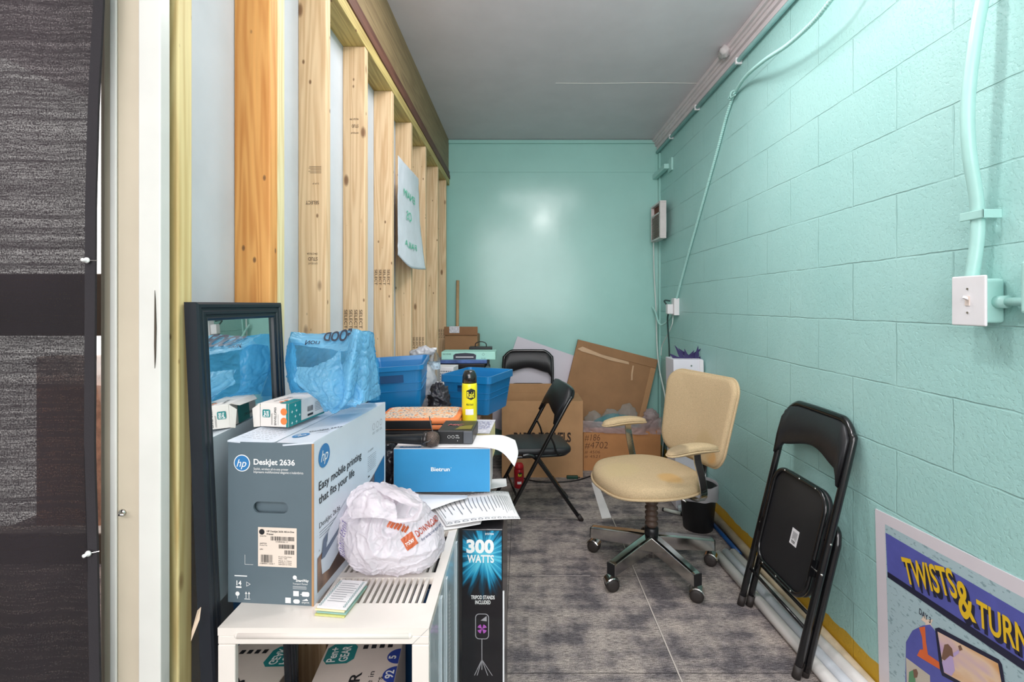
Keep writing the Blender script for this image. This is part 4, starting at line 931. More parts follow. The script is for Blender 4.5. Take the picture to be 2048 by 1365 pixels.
o=mk('audio_cable',tube(B(),[(-.285,1.50,mz+.06),(-.272,1.47,mz+.03),(-.268,1.46,mz+.024),(-.27,1.43,mz+.005),(-.285,1.425,mz-.0),(-.30,1.46,tz+.0035)],.0016,6,6),mat('grey_cable',(70,70,72),.5),None,True); tag(o,'thin grey cable looped over the microphone neck','cord')

# ------------------------------------------------------------------ wooden cabinet carrying the far pile
TZ=.74
cab=wood('brown_cabinet',(132,98,70),(96,66,46),'Z',knots=False)
t=thing('wooden_cabinet','brown wooden cabinet behind the heater cover buried under bins and boxes','cabinet',(-.37,1.66,0))
mk('cabinet_top',bx(B(),(-.60,1.66,TZ-.02),(-.205,3.58,TZ)),cab,t,w=True,bev=.003)
mk('carcass',bx(B(),(-.595,1.68,.06),(-.222,3.56,TZ-.0205)),cab,t,w=True,bev=.003)
for q in range(4): mk('door',bx(B(),(-.2215,1.70+q*.465,.08),(-.211,2.15+q*.465,TZ-.03)),cab,t,w=True,bev=.003)
mk('plinth',bx(B(),(-.58,1.70,0),(-.24,3.54,.0595)),blk,t,w=True)
# black stack
def box(name,label,cat,cx,cy,z,w_,l,h,rz,m,bev=.002,group=None,part='body'):
    t=thing(name,label,cat,(cx,cy,z),rz,group); mk(part,bx(B(),(-w_/2,-l/2,0),(w_/2,l/2,h)),m,t,bev=bev); return t
darkbag=mat('dark_nylon',(26,26,30),.55,bs=.4,bsc=200)
t=box('laptop_bag','flat black nylon case at the bottom of the pile under the orange case','bag',-.42,1.93,TZ,.34,.52,.075,0,darkbag,.015,part='case_body')
t=box('black_case','thin black case directly beneath the orange pencil case','case',-.43,1.86,TZ+.0755,.33,.36,.052,math.radians(2),darkbag,.012,part='case_body')
# black crumpled plastic next to the printer carton
blf=film('black_poly',(26,24,34),.97,.1,.22,.9)
t=thing('black_plastic_bag','crumpled glossy black plastic between the printer carton and the blue box','bag',(-.44,1.54,ZT)); bm=B(); blob(bm,(-.445,1.54,ZT+.070),(.062,.06,.072),.022,14,5,.96); mk('bag_body',bm,blf,t,True,w=True)
t=thing('black_plastic_bag','dark grey crumpled plastic bag between the two sets of blue bins','bag',(-.37,2.12,TZ+.08)); bm=B(); blob(bm,(-.38,2.235,TZ+.100),(.052,.055,.098),.028,15,5,.98); mk('bag_body',bm,film('charcoal_poly',(58,56,62),.97,.1,.3,.9),t,True,w=True)
# cream book and papers
t=box('book_stack','cream edged paperback stack with a bluish cover beside the orange case','books',-.168,1.76,TZ,.125,.19,.118,math.radians(-3),mat('cream_pages',(232,214,160),.7,bs=.3,bsc=300),.003,part='page_block')
mk('cover',bx(B(),(-.064,-.097,.1182),(.064,.097,.1205)),mat('cover_pale',(206,204,214),.5,var=.15,vs=60),t); M=frm((0,0,.1205),(1,0,0),(0,1,0)); bm=B(); lines(bm,M,-.04,-.05,.055,.07,11,.003,gap=.004); mk('lettering',bm,mat('cover_blue_ink',(90,100,170),.5,var=0),t)
# orange case
oc=mat('orange_fabric',(232,130,72),.6,var=.04,bs=.3,bsc=250)
t=thing('pencil_case','orange zipped pencil case with a patterned lid resting on the black cases','pencil case',(-.362,1.77,TZ+.129),math.radians(1.5))
pl2=rrect(-.142,-.105,.142,.105,.03,8)
def padz(bm,pl,h,r,z0=0,M=None,n=4,bot=True):
    M=M or Matrix(); cx=sum(p[0] for p in pl)/len(pl); cy=sum(p[1] for p in pl)/len(pl); rings=[]
    prof=[(r*(1-math.cos(a)),r*(1-math.sin(a)) ) for a in [PI/2*(1-i/n) for i in range(n+1)]]
    def rg(ins,z): return [M@Vector((cx+(x-cx)*(1-ins/max(1e-6,math.hypot(x-cx,y-cy))),cy+(y-cy)*(1-ins/max(1e-6,math.hypot(x-cx,y-cy))),z)) for x,y in pl]
    low=[(r-r*math.sin(a),z0+r-r*math.cos(a)) for a in [PI/2*i/n for i in range(n+1)]]
    rings=[rg(i_,z) for i_,z in low]+[rg(r-r*math.cos(a),z0+h-r+r*math.sin(a)) for a in [PI/2*i/n for i in range(n+1)]]
    loft(bm,rings); return bm
mk('lower_half',padz(B(),pl2,.017,.007),oc,t,True); mk('upper_half',padz(B(),pl2,.017,.007,.020),oc,t,True)
mk('zipper_band',prism(B(),rrect(-.139,-.102,.139,.102,.03,8),.006,Matrix.Translation((0,0,.0155))),blk,t)
mk('black_panel',bx(B(),(-.135,-.1075,.004),(.05,-.104,.033)),blk,t,bev=.001)
def m_pat():
    m,nt,b=base('patterned_lid'); tc=N(nt,'ShaderNodeTexCoord').outputs['Object']; v=N(nt,'ShaderNodeTexVoronoi'); v.inputs['Scale'].default_value=70; nt.links.new(tc,v.inputs['Vector'])
    c=ramp(nt,v.outputs['Distance'],[(.25,(120,112,112)),(.35,(226,216,204)),(.6,(232,190,150)),(.8,(236,150,90))]); nt.links.new(c,b.inputs['Base Color']); return m
mk('lid_print',prism(B(),rrect(-.128,-.085,.128,.098,.026,8),.0012,Matrix.Translation((0,0,.0368))),m_pat(),t)
mk('zip_pull',cyl(B(),(-.138,-.109,.010),(-.138,-.104,.010),.008),chrome,t,True)
# spray can, yellow
def spray(name,label,loc,r,h,bodyc,capc,txtc,s,capr=.93,rz=0,word='Multi Insect'):
    t=thing(name,label,'spray can',loc,rz); hb=h*.77
    mk('can_body',lathe(B(),[(r*.92,0),(r,.003),(r,hb-.012),(r*.96,hb-.004),(r*.9,hb)],None,32),bodyc,t,True)
    mk('cap',lathe(B(),[(r*capr,hb-.001),(r*capr,h*.88),(r*.86,h*.93),(r*.72,h*.975),(r*.6,h),(.002,h)],None,32),capc,t,True)
    def f(a,b_): an=a/r-PI/2; return Vector((math.cos(an)*(r+.0006),math.sin(an)*(r+.0006),b_))
    bm=B(); 
    for i in range(8):
        for (z0,z1,am) in ((hb*.60,hb*.80,.0),(hb*.63,hb*.88,.006)):
            a0=-.012+i*.0042+.004; poly(bm,[f(a0,z0+abs(i-4)*.002),f(a0+.0043,z0+abs(i-3)*.002),f(a0+.0043,z1-abs(i-3)*.002),f(a0,z1-abs(i-4)*.002)])
    mk('black_print',bm,ink,t)
    bm=B(); f2=lambda a,b_:f(a,b_)*1.0+Vector((math.cos(a/r-PI/2),math.sin(a/r-PI/2),0))*.0006; txt(bm,s,None,-.006,hb*.66,hb*.14,.026,.02,fn=f2,cut=1); mk('lettering',bm,txtc,t)
    bm=B(); txt(bm,word,None,-.008,hb*.47,hb*.05,.026,.01,fn=f,cut=1); mk('lettering',bm,ink,t)
    bm=B()
    for i in range(6): poly(bm,[f(-.012+i*.005,hb*.24),f(-.007+i*.005,hb*.24),f(-.007+i*.005,hb*.38),f(-.012+i*.005,hb*.38)])
    mk('label_patch',bm,winkm,t); return t
spray('insect_spray_can','tall yellow insect spray can with a black cap in front of the blue bins',(-.193,1.80,TZ+.1207),.0285,.196,mat('spray_yellow',(244,230,30),.3,coat=.4,var=.02),mat('cap_black',(22,20,20),.2,coat=.5),mat('spray_letter_yellow',(240,226,60),.4,var=0),'Raid')
spray('insect_spray_can','red insect spray can standing on the carpet under the open folding chair',(-.018,3.46,0),.036,.17,mat('spray_red',(176,30,40),.35,coat=.3),mat('cap_red',(200,30,44),.3),mat('spray_letter_yellow',(240,226,60),.4,var=0),'Raid',word='Ant')
# bins
bcol=mat('blue_bin_plastic',(18,120,182),.35,var=.03,coat=.15)
def make_bin(name,label,loc,rot,w_=.27,l=.32,h=.18,group='blue plastic bins',text=False):
    t=thing(name,label,'bin',loc,0,group,rot=rot)
    bm=B(); th=.004
    def rg(k,z,e=0): return [Vector((x,y,z)) for x,y in rrect(-w_/2*k-e,-l/2*k-e,w_/2*k+e,l/2*k+e,.022,5)]
    loft(bm,[rg(.84,0),rg(.98,h*.9),rg(.985,h*.9),rg(1.0,h*.9,.006),rg(1.0,h,.006),rg(1.0,h,-.002),rg(.985,h*.9,-th),rg(.84,.005,-th)])
    mk('bin_shell',bm,bcol,t)
    bm=B()
    for s in (-1,1):
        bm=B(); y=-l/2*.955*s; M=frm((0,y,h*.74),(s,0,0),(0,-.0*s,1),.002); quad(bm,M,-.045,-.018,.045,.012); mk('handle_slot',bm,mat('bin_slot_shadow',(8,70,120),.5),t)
        x=w_/2*.96*s
        for zz in (.33,.36): pass
    bm=B()
    for zz in (.45,.62):
        k=.84+.14*zz/.9; rgs=[Vector((x,y,h*zz)) for x,y in rrect(-w_/2*k-.0008,-l/2*k-.0008,w_/2*k+.0008,l/2*k+.0008,.022,5)]; tube(bm,rgs+[rgs[0]],.0014,6,0)
    mk('moulded_rib',bm,bcol,t); return t
make_bin('storage_bin','upper of two nested bright blue bins behind the yellow spray can',(-.232,2.607,TZ+.020),(0,0,math.radians(-20)))
make_bin('storage_bin','lower of two nested bright blue bins behind the yellow spray can',(-.232,2.607,TZ+.002),(0,0,math.radians(-20)))
make_bin('storage_bin','tilted blue bin standing between the printer carton and the yellow spray can',(-.52,2.06,TZ+.137),(math.radians(2),math.radians(-3),math.radians(6)),.24,.30,.185)
# things between and behind the bins
box('white_carton','small white printed carton under the water bottle','box',-.465,2.66,TZ,.14,.14,.125,.1,wht,part='carton_body')
t=thing('water_bottle','clear plastic water bottle with a blue and white label behind the bins','bottle',(-.475,2.64,TZ+.126))
clear=mat('clear_plastic',(225,235,238),.05,var=0,trans=1,alpha=.55)
mk('bottle_body',lathe(B(),[(.028,0),(.032,.006),(.031,.02),(.033,.03),(.031,.04),(.033,.05),(.031,.06),(.033,.07),(.031,.085),(.032,.13),(.026,.155),(.014,.178),(.0125,.19)],None,28),clear,t,True)
mk('bottle_label',lathe(B(),[(.0335,.085),(.0335,.122)],None,28,False),mat('bottle_label_print',(190,206,228),.4,var=.35,vs=60),t,True); mk('bottle_cap',lathe(B(),[(.0145,.186),(.0145,.200),(.001,.201)],None,20),wht,t,True)
pf=film('white_knot_poly',(228,228,234),.9,.35,.3,.9)
t=thing('white_knotted_bag','full white plastic bag tied with a knot behind the tilted blue bin','bag',(-.55,2.5,TZ)); bm=B(); blob(bm,(-.525,2.48,TZ+.14),(.085,.12,.155),.022,12,5,.97,lambda n,p: Vector((p.x*(1-.5*max(0,n.z)**3),p.y*(1-.5*max(0,n.z)**3),p.z*1.0))); mk('bag_body',bm,pf,t,True,w=True)
bm=B(); blob(bm,(-.52,2.47,TZ+.31),(.045,.04,.035),.02,30,4); blob(bm,(-.475,2.46,TZ+.325),(.035,.02,.02),.012,30,4); mk('knot',bm,pf,t,True,w=True)
t=thing('white_plastic_bag','small crumpled white plastic bag on the cabinet right of the tilted blue bin','bag',(-.40,2.45,TZ)); bm=B(); blob(bm,(-.405,2.36,TZ+.09),(.035,.04,.09),.02,18,5,.98); mk('bag_body',bm,pf,t,True,w=True)
t=box('white_carton','white carton with lettering behind the left corner of the nested blue bins','box',-.445,2.86,TZ,.12,.12,.20,-.1,wht,part='carton_body'); M=frm((0,-.06,0),(1,0,0),(0,0,1)); bm=B(); lines(bm,M,-.02,.06,.05,.18,8,.006,gap=.004); mk('lettering',bm,inkg,t)
t=box('printer','black inkjet printer far back on the cabinet under two flat boxes','printer',-.405,3.36,TZ,.36,.30,.135,0,blk,.01,part='printer_body')
mk('scanner_lid',bx(B(),(-.18,-.15,.1355),(.16,.15,.170)),mat('lid_black',(34,32,36),.3),t,bev=.008); mk('output_tray',bx(B(),(0,-.06,-.004),(.09,.06,.004),Matrix.Translation((.165,-.10,.145))@Matrix.Rotation(.6,4,'Y')),mat('grey_tray',(88,92,96),.4),t,bev=.002); mk('paper_support',bx(B(),(.165,-.02,.12),(.178,.10,.215),Matrix.Rotation(.0,4,'Y')),mat('grey_tray',(88,92,96),.4),t,bev=.002)
t=box('flat_box','thin blue and red glossy box on top of the black printer','box',-.40,3.34,TZ+.171,.335,.26,.022,.02,mat('blue_red_gloss',(84,110,170),.3,var=.5,vs=6),part='carton_body')
t=box('laminator_box','flat mint green box with a picture of a black laminator, top of the far pile','box',-.355,3.32,TZ+.1935,.36,.16,.052,.0,mat('mint_carton',(176,230,216),.5,var=.02),part='carton_body')
M=frm((0,-.08,0),(1,0,0),(0,0,1)); bm=B(); poly(bm,[(-.10,.002),(.05,.002),(.052,.03),(.035,.040),(-.02,.045),(-.085,.040),(-.10,.03)],M); mk('laminator_picture',bm,mat('dark_slate_ink',(60,62,76),.5,var=0),t)
bm=B(); quad(bm,M,-.085,.014,.035,.020,.0004); mk('white_print',bm,winkm,t)
bm=B(); txt(bm,'EASY POWER',M,-.17,.032,.009,.055,.01); ring(bm,M,.10,.035,.010,.0015,n=4); txt(bm,'A4 A5',M,.085,.006,.006,.03); mk('lettering',bm,mat('green_grey_ink',(70,110,104),.5,var=0),t)
t=thing('black_case','black case handle sticking up behind the mint green box','case',(-.30,3.47,TZ+.1935)); mk('case_body',bx(B(),(-.37,3.42,TZ+.1935),(-.21,3.50,TZ+.262)),blk,t,w=True,bev=.004); mk('handle',tube(B(),[(-.33,3.46,TZ+.26),(-.325,3.46,TZ+.285),(-.29,3.46,TZ+.297),(-.255,3.46,TZ+.285),(-.25,3.46,TZ+.26)],.0035,8,5),blk,t,True,w=True)
t=thing('tall_carton','tall brown carton with a white label standing in the back left corner','box',(-.49,3.99,0)); mk('carton_body',bx(B(),(-.615,3.88,0),(-.352,4.1,1.055)),card2,t,w=True,bev=.003)
mk('top_flap',bx(B(),(-.618,3.868,1.058),(-.350,3.874,1.125),None),mat('cardboard_flap',(150,108,74),.85,var=.08),t,w=True,bev=.002); mk('top_flap',bx(B(),(-.61,3.875,1.0555),(-.355,4.09,1.060)),card2,t,w=True)
mk('label_sticker',bx(B(),(-.575,3.866,1.075),(-.495,3.8675,1.128)),mat('sticker_pale',(216,214,222),.5,var=.2,vs=90),t,w=True)
t=thing('broom','long wooden broom handle leaning in the back left corner','broom',(-.56,4.14,0)); mk('broom_handle',cyl(B(),(-.555,4.12,.10),(-.548,4.172,1.51),.0135),mat('broom_wood',(196,160,120),.5,var=.1),t,True,w=True); mk('bristle_head',bx(B(),(-.66,4.105,0),(-.46,4.15,.10)),mat('bristle',(120,100,70),.9,bs=1,bsc=120),t,w=True,bev=.004)
# ------------------------------------------------------------------ back wall boards and cartons
def board(name,label,cat,TL,u,v,n,wid,hei,th,m,part='board'):
    t=thing(name,label,cat,Vector(TL)+Vector(u)*wid/2+Vector(v)*hei)
    M=frm(TL,u,[-c for c in v],0); bx_=bx(B(),(0,-hei,-th),(wid,0,0),M); mk(part,bx_,m,t,w=True,bev=.0015); return t,M
a=math.radians(19); lean=.045
TL=Vector((-.035,4.165,1.03)); u=Vector((math.cos(a),0,-math.sin(a))); v=Vector((-math.sin(a),-.05,-math.cos(a))).normalized()
board('foam_board','large white foam board leaning crooked on the mint back wall','board',TL,u,v,None,.74,.80,.006,mat('lilac_white_board',(216,210,220),.6,var=.01))
a=math.radians(14.3); TL=Vector((.482,4.125,1.005)); u=Vector((math.cos(a),0,-math.sin(a))); v=Vector((-math.sin(a),-.06,-math.cos(a))).normalized()
t,M=board('flattened_carton','big flattened brown carton with torn tape leaning askew in the right corner','cardboard',TL,u,v,None,.70,.86,.03,card2,part='carton_panel')
bm=B(); bx(bm,(.0,-.075,.0005),(.70,0,.005),M); mk('top_flap',bm,card2,t,w=True,bev=.002)
bm=B(); poly(bm,[(.01,-.08),(.05,-.05),(.22,-.075),(.46,-.078),(.47,-.10),(.3,-.105),(.17,-.095),(.05,-.09)],M,.0062); poly(bm,[(.50,-.10),(.512,-.10),(.518,-.17),(.53,-.22),(.515,-.225),(.503,-.16)],M,.0062); mk('torn_tape',bm,mat('tan_tape',(206,170,134),.5),t,w=True,solid=.0008)
bm=B(); bx(bm,(.655,-.85,.0005),(.70,-.078,.004),M); mk('side_flap',bm,card,t,w=True,bev=.002)
# carton printed paper towels
px0,px1,py0,py1,ph=-.148,.462,3.65,4.0,.575
t=thing('paper_towel_carton','open tan carton printed PAPER TOWELS behind the open folding chair','box',(.157,3.65,0))
bm=B(); th=.005
bx(bm,(px0,py0,0),(px1,py0+th,ph)); bx(bm,(px0,py1-th,0),(px1,py1,ph)); bx(bm,(px0,py0+th,0),(px0+th,py1-th,ph)); bx(bm,(px1-th,py0+th,0),(px1,py1-th,ph)); bx(bm,(px0+th,py0+th,0),(px1-th,py1-th,th))
mk('carton_walls',bm,card,t,w=True)
mk('flap',bx(B(),(px0+.002,py1-.003,ph+.0005),(px1-.15,py1,ph+.075)),card,t,w=True); mk('flap',bx(B(),(0,0,-.002),(.17,.33,.002),Matrix.Translation((px1-.003,py0+.01,ph+.002))@Matrix.Rotation(math.radians(180-28),4,'Y')@Matrix.Rotation(0,4,'Z')),card,t,w=True)
mk('flap',bx(B(),(px0,py0+.012,ph-.20),(px0+.0,py0+.01,ph),None) if 0 else bx(B(),(px0+.01,py0+.006,ph-.17),(px1-.01,py0+.009,ph-.001)),cardin,t,w=True)
M=frm((0,py0,0),(1,0,0),(0,0,1)); bm=B(); txt(bm,'PAPER TOWELS',M,px0+.09,.268,.068,.43,.035); mk('lettering',bm,mat('carton_print',(58,42,34),.7,var=0),t,w=True)
# wrapped carton
qx0,qx1,qy0,qy1,qh=.485,1.09,3.80,4.01,.335
t=thing('wrapped_carton','orange-brown carton with marker numbers and clear wrap round its top','box',(.79,3.8,0))
bm=B(); bx(bm,(qx0,qy0,0),(qx1,qy0+th,qh)); bx(bm,(qx0,qy1-th,0),(qx1,qy1,qh)); bx(bm,(qx0,qy0+th,0),(qx0+th,qy1-th,qh)); bx(bm,(qx1-th,qy0+th,0),(qx1,qy1-th,qh)); bx(bm,(qx0+th,qy0+th,0),(qx1-th,qy1-th,th)); mk('carton_walls',bm,mat('cardboard_orange',(196,138,88),.8,var=.05),t,w=True)
bm=B(); wr=film('stretch_wrap',(226,206,206),.62,.3,.2,.8); sheet(bm,[[(qx0-.006,qy0-.012,qh+.06),(.7,qy0-.02,qh+.05),(.95,qy0-.02,qh+.045),(qx1+.004,qy0-.012,qh+.09)],[(qx0-.006,qy0-.008,qh+.02),(.7,qy0-.012,qh+.01),(.95,qy0-.012,qh),(qx1+.005,qy0-.008,qh+.02)],[(qx0-.006,qy0-.004,qh-.03),(.7,qy0-.006,qh-.04),(.95,qy0-.006,qh-.05),(qx1+.004,qy0-.004,qh-.05)]],60,16,.012,16); mk('stretch_wrap',bm,wr,t,True,w=True)
bm=B(); blob(bm,(1.03,3.86,qh+.06),(.06,.05,.07),.03,20,4); mk('stretch_wrap',bm,wr,t,True,w=True)
M=frm((0,qy0,0),(1,0,0),(0,0,1)); bm=B()
for s,z,h,w_ in (('#186',.235,.05,.12),('#4702',.175,.05,.18),('# 4506',.135,.022,.12),('# 4521',.10,.022,.12)): txt(bm,s,M,qx0+.01,z,h,w_,-.012,shear=.12)
quad(bm,M,qx0+.02,.300,qx0+.12,.303); mk('lettering',bm,mat('marker_brown',(92,56,38),.7,var=0),t,w=True)
cf=film('clear_poly',(240,248,252),.20,.3,.08,.6)
t=thing('clear_plastic_bag','clear plastic bags of teal cloth bulging out of the wrapped carton','bag',(.68,3.9,.2)); bm=B(); blob(bm,(.58,3.90,.34),(.075,.066,.10),.02,16,5); blob(bm,(.72,3.90,.35),(.075,.066,.115),.02,16,5); blob(bm,(.855,3.905,.37),(.08,.068,.13),.02,14,5); mk('bag_body',bm,cf,t,True,w=True)
t=thing('teal_cloth','folded teal cloth inside the clear bags of the wrapped carton','cloth',(.75,3.9,.05)); bm=B(); blob(bm,(.76,3.905,.235),(.24,.078,.185),.015,12,4); mk('cloth_bundle',bm,mat('teal_fabric',(20,120,124),.8),t,True,w=True)
# tall white board box behind the office chair, starburst
t=thing('white_display_panel','tall white panel box leaning in the right corner behind the office chair','board',(1.05,3.2,0))
MMx=Matrix(((1,0,.0,0),(0,1,.06,0),(0,0,1,0),(0,0,0,1)))
bm=B(); bx(bm,(.985,3.09,.0),(1.178,3.26,.945),MMx); mk('panel_body',bm,mat('cool_white_board',(222,220,228),.5,var=.01),t,w=True,bev=.003)
mk('front_sheet',bx(B(),(1.155,3.083,.01),(1.178,3.0895,.94),MMx),wht,t,w=True); mk('grommet',cyl(B(),MMx@Vector((1.10,3.088,.905)),MMx@Vector((1.10,3.084,.905)),.005),chrome,t,w=True)
t=thing('paper_starburst','dark purple spiky paper decoration poking above the tall white panel','decoration',(1.12,3.2,.95))
bm=B()
for k in range(15):
    a=random.uniform(.25,2.9); cx_=1.12+random.uniform(-.07,.07); rr=random.uniform(.03,.085)*(1.15 if abs(cx_-1.12)<.04 else .8); w2=.16
    y=3.215+random.uniform(-.012,.012); z=.93
    p0=Vector((cx_+.01*math.cos(a),y,z)); d=Vector((math.cos(a),0,math.sin(a))); n=Vector((-math.sin(a),0,math.cos(a)))
    loft(bm,[[p0-n*.012,p0+n*.012,p0+n*.012+Vector((0,.002,0)),p0-n*.012+Vector((0,.002,0))],[p0+d*rr*.5-n*.014,p0+d*rr*.5+n*.014,p0+d*rr*.5+n*.014+Vector((0,.002,0)),p0+d*rr*.5-n*.014+Vector((0,.002,0))],[p0+d*rr*1.3-n*.001,p0+d*rr*1.3+n*.001,p0+d*rr*1.3+n*.001+Vector((0,.001,0)),p0+d*rr*1.3-n*.001+Vector((0,.001,0))]])
mk('spikes',bm,mat('dark_purple_foil',(52,44,92),.35),t,w=True)
# small clear cup caught on the cord
o=mk('plastic_cup',lathe(B(),[(.022,0),(.024,.03),(.034,.06)],Matrix.Translation((1.135,3.62,.66)),18,False),mat('cup_clear',(214,228,232),.1,alpha=.7),None,True); tag(o,'small clear plastic cup caught on the green cord by the panel','cup')
# ------------------------------------------------------------------ folded chair model
def folded_chair(name,label,group=None):
    t=thing(name,label,'chair',(0,0,0),0,group)
    # local: x across, y up the slope, z outwards
    Wd=.205; Hh=.900; r=.0132
    pts=[(-Wd,.0,0),(-Wd,.40,0),(-Wd,.80,0),(-Wd+.012,.855,0),(-Wd+.055,.893,0),(-.10,Hh,0),(.10,Hh,0),(Wd-.055,.893,0),(Wd-.012,.855,0),(Wd,.80,0),(Wd,.40,0),(Wd,0,0)]
    mk('main_frame',tube(B(),pts,r,12,5),black,t,True)
    w2=Wd-.027; pts=[(-w2-.004,.015,-.033),(-w2-.004,.40,-.033),(-w2-.002,.48,-.033),(-w2+.03,.52,-.033),(0,.525,-.033),(w2-.03,.52,-.033),(w2+.002,.48,-.033),(w2+.004,.40,-.033),(w2+.004,.015,-.033)]
    mk('rear_frame',tube(B(),[(p[0]*1.11,p[1],p[2]) for p in pts],r,12,5),black,t,True)
    for s in (-1,1):
        mk('foot_cap',cyl(B(),(s*Wd,-.012,0),(s*Wd,.03,0),.0145),rubber,t,True); mk('foot_cap',cyl(B(),(s*w2*1.11,-.004,-.033),(s*w2*1.11,.04,-.033),.0145),rubber,t,True)
    mk('crossbar',cyl(B(),(-Wd,.155,.0),(Wd,.155,.0),.0065),black,t,True); mk('crossbar',cyl(B(),(-w2,.185,-.033),(w2,.185,-.033),.0065),black,t,True)
    # backrest: curved padded plate
    bm=B(); n=24; top=[];bot=[]
    rings=[]
    for i in range(n+1):
        u=-1+2*i/n; x=u*(Wd-.004); yt=.893-.030*abs(u)**5-(.06*max(0,abs(u)-.85)/.15*.5); yb=.735+.022*math.cos(u*PI*1.0)*(1 if abs(u)<.9 else 1)-.022*math.cos(0)*(0)-(.05*max(0,abs(u)-.86)/.14)
        zc=-.016*(1-u*u)+.010
        rings.append([Vector((x,yb,zc+.004)),Vector((x,yb+.006,zc+.013)),Vector((x,(yb+yt)/2,zc+.017)),Vector((x,yt-.008,zc+.014)),Vector((x,yt,zc+.004)),Vector((x,yt-.004,zc-.004)),Vector((x,(yb+yt)/2,zc-.007)),Vector((x,yb+.004,zc-.004))])
    loft(bm,rings); mk('backrest',bm,vinyl,t,True)
    # seat, underside outwards
    sx,y0,y1=.172,.225,.625
    pl=rrect(-sx,y0,sx,y1,.07,8)
    mk('seat',padz(B(),pl,.022,.010,-.022),vinyl,t,True)
    mk('seat_board',prism(B(),rrect(-sx+.012,y0+.012,sx-.012,y1-.012,.06,8),.004,Matrix.Translation((0,0,.0005))),under,t)
    pr=[Vector((x,y,.009)) for x,y in rrect(-sx+.004,y0+.004,sx-.004,y1-.004,.068,8)]
    mk('seat_frame',tube(B(),pr,.009,10,0,True),black,t,True)
    for x,y in ((-.10,y0+.005),(0,y0+.004),(.10,y0+.005),(-.10,y1-.005),(0,y1-.004),(.10,y1-.005)): mk('rivet',cyl(B(),(x,y,.016),(x,y,.0195),.0045,.003,10),chrome,t,True)
    for s in (-1,1): mk('pivot_bracket',bx(B(),(s*(sx+.003)-.002,.33,-.004),(s*(sx+.003)+.002,.39,.020)),black,t); mk('pivot_bolt',cyl(B(),(s*(Wd-.035),.36,.012),(s*(Wd+.014),.36,.004),.004),chrome,t,True); mk('pivot_bolt',cyl(B(),(s*(Wd-.02),.47,-.0),(s*(Wd+.014),.47,-.0),.004),chrome,t,True)
    return t
def set_frame(o,org,x,y):
    x,y=Vector(x).normalized(),Vector(y).normalized(); z=x.cross(y).normalized(); y=z.cross(x)
    M=Matrix((x,y,z)).transposed(); o.location=org; o.rotation_euler=M.to_euler()
ch=folded_chair('folding_chair','black folding chair folded flat and leaning on the mint block wall over the white tubes')
# feet from (0.957,2.10) far to (0.962,1.69) near ; x across runs toward camera
set_frame(ch,Vector((.955,1.895,.012)),(0.02,-1,0),(.215,0,.872))
st=mk('sticker_label',bx(B(),(-.03,-.022,0),(.03,.022,.0006)),wht,None); st.parent=ch; st.matrix_local=Matrix.Translation((.035,.405,.0052))@Matrix.Rotation(-PI/2,4,'Z'); st.name='sticker_label'
bm=B(); M=frm((0,0,0),(1,0,0),(0,1,0)); lines(bm,M,-.02,-.014,.012,.016,7,.0012); barcode(bm,M,.014,-.012,.024,.012,8); s2=mk('lettering',bm,ink,None); s2.parent=st; s2.location=(0,0,.0007)
ch2=dup(ch,'black folding chair folded flat and leaning on the back wall behind the tan carton',(0,0,0),(0,0,0))
set_frame(ch2,Vector((.055,4.035,.013)),(1,0,0),(0,.085,.872)); 
# ------------------------------------------------------------------ open folding chair
fdir=Vector((-.985,-.17,0)).normalized(); nd=Vector((.17,-.985,0)).normalized()
t=thing('folding_chair','opened black folding chair standing side-on before the tan carton','chair',(.074,3.05,0)); 
M=Matrix((fdir,nd,Vector((0,0,1)))).transposed(); t.rotation_euler=M.to_euler()
# note: x forward, y toward camera side (left-handed triple avoided by mirroring y)
zx=Vector((0,0,1)); yv=zx.cross(fdir); M=Matrix((fdir,yv,zx)).transposed(); t.rotation_euler=M.to_euler()
Wd=.205; r=.0115
def leg(p): return p
top=Vector((-.215,0,.80)); ft=Vector((.235,0,.0)); 
def mp(s,k): q=ft.lerp(top,k); return Vector((q.x,s*Wd,q.z))
pts=[mp(-1,0),mp(-1,.5),mp(-1,.88),Vector((-.200,-Wd+.015,.755)),Vector((-.214,-.12,.785)),Vector((-.214,.12,.785)),Vector((-.200,Wd-.015,.755)),mp(1,.88),mp(1,.5),mp(1,0)]
mk('main_frame',tube(B(),pts,r,12,6),black,t,True)
for s in (-1,1):
    w2=Wd-.027
    mk('rear_leg',tube(B(),[(.10,s*w2,.408),(.06,s*w2,.412),(.02,s*w2,.39),(-.03,s*w2,.33),(-.26,s*w2,.0)],r,12,6),black,t,True)
    mk('foot_cap',cyl(B(),(.240,s*Wd,-.0),(.222,s*Wd,.03),.0145),rubber,t,True); mk('foot_cap',cyl(B(),(-.262,s*w2,0),(-.24,s*w2,.035),.0145),rubber,t,True)
    mk('hinge_strap',tube(B(),[(-.06,s*(Wd-.012),.53),(-.085,s*(Wd-.012),.48),(-.10,s*(Wd-.012),.43),(-.12,s*(Wd-.02),.40)],.006,8,5),black,t,True)
mk('crossbar',cyl(B(),mp(-1,.22),mp(1,.22),.0065),black,t,True); mk('crossbar',cyl(B(),(-.17,-w2,.145),(-.17,w2,.145),.0065),black,t,True)
bm=B(); padz(bm,rrect(-.20,-.172,.20,.172,.075,8),.042,.018,.402,Matrix.Rotation(math.radians(-2),4,'Y')); mk('seat',bm,vinyl,t,True)
bm=B(); tube(bm,[Vector((x,y,.398)) for x,y in rrect(-.19,-.165,.19,.165,.07,8)],.009,10,0,True); mk('seat_frame',bm,black,t,True)
bm=B(); rings=[]; n=24; bd=(top-ft).normalized(); bn=Vector((-bd.z,0,bd.x)).normalized()*-1
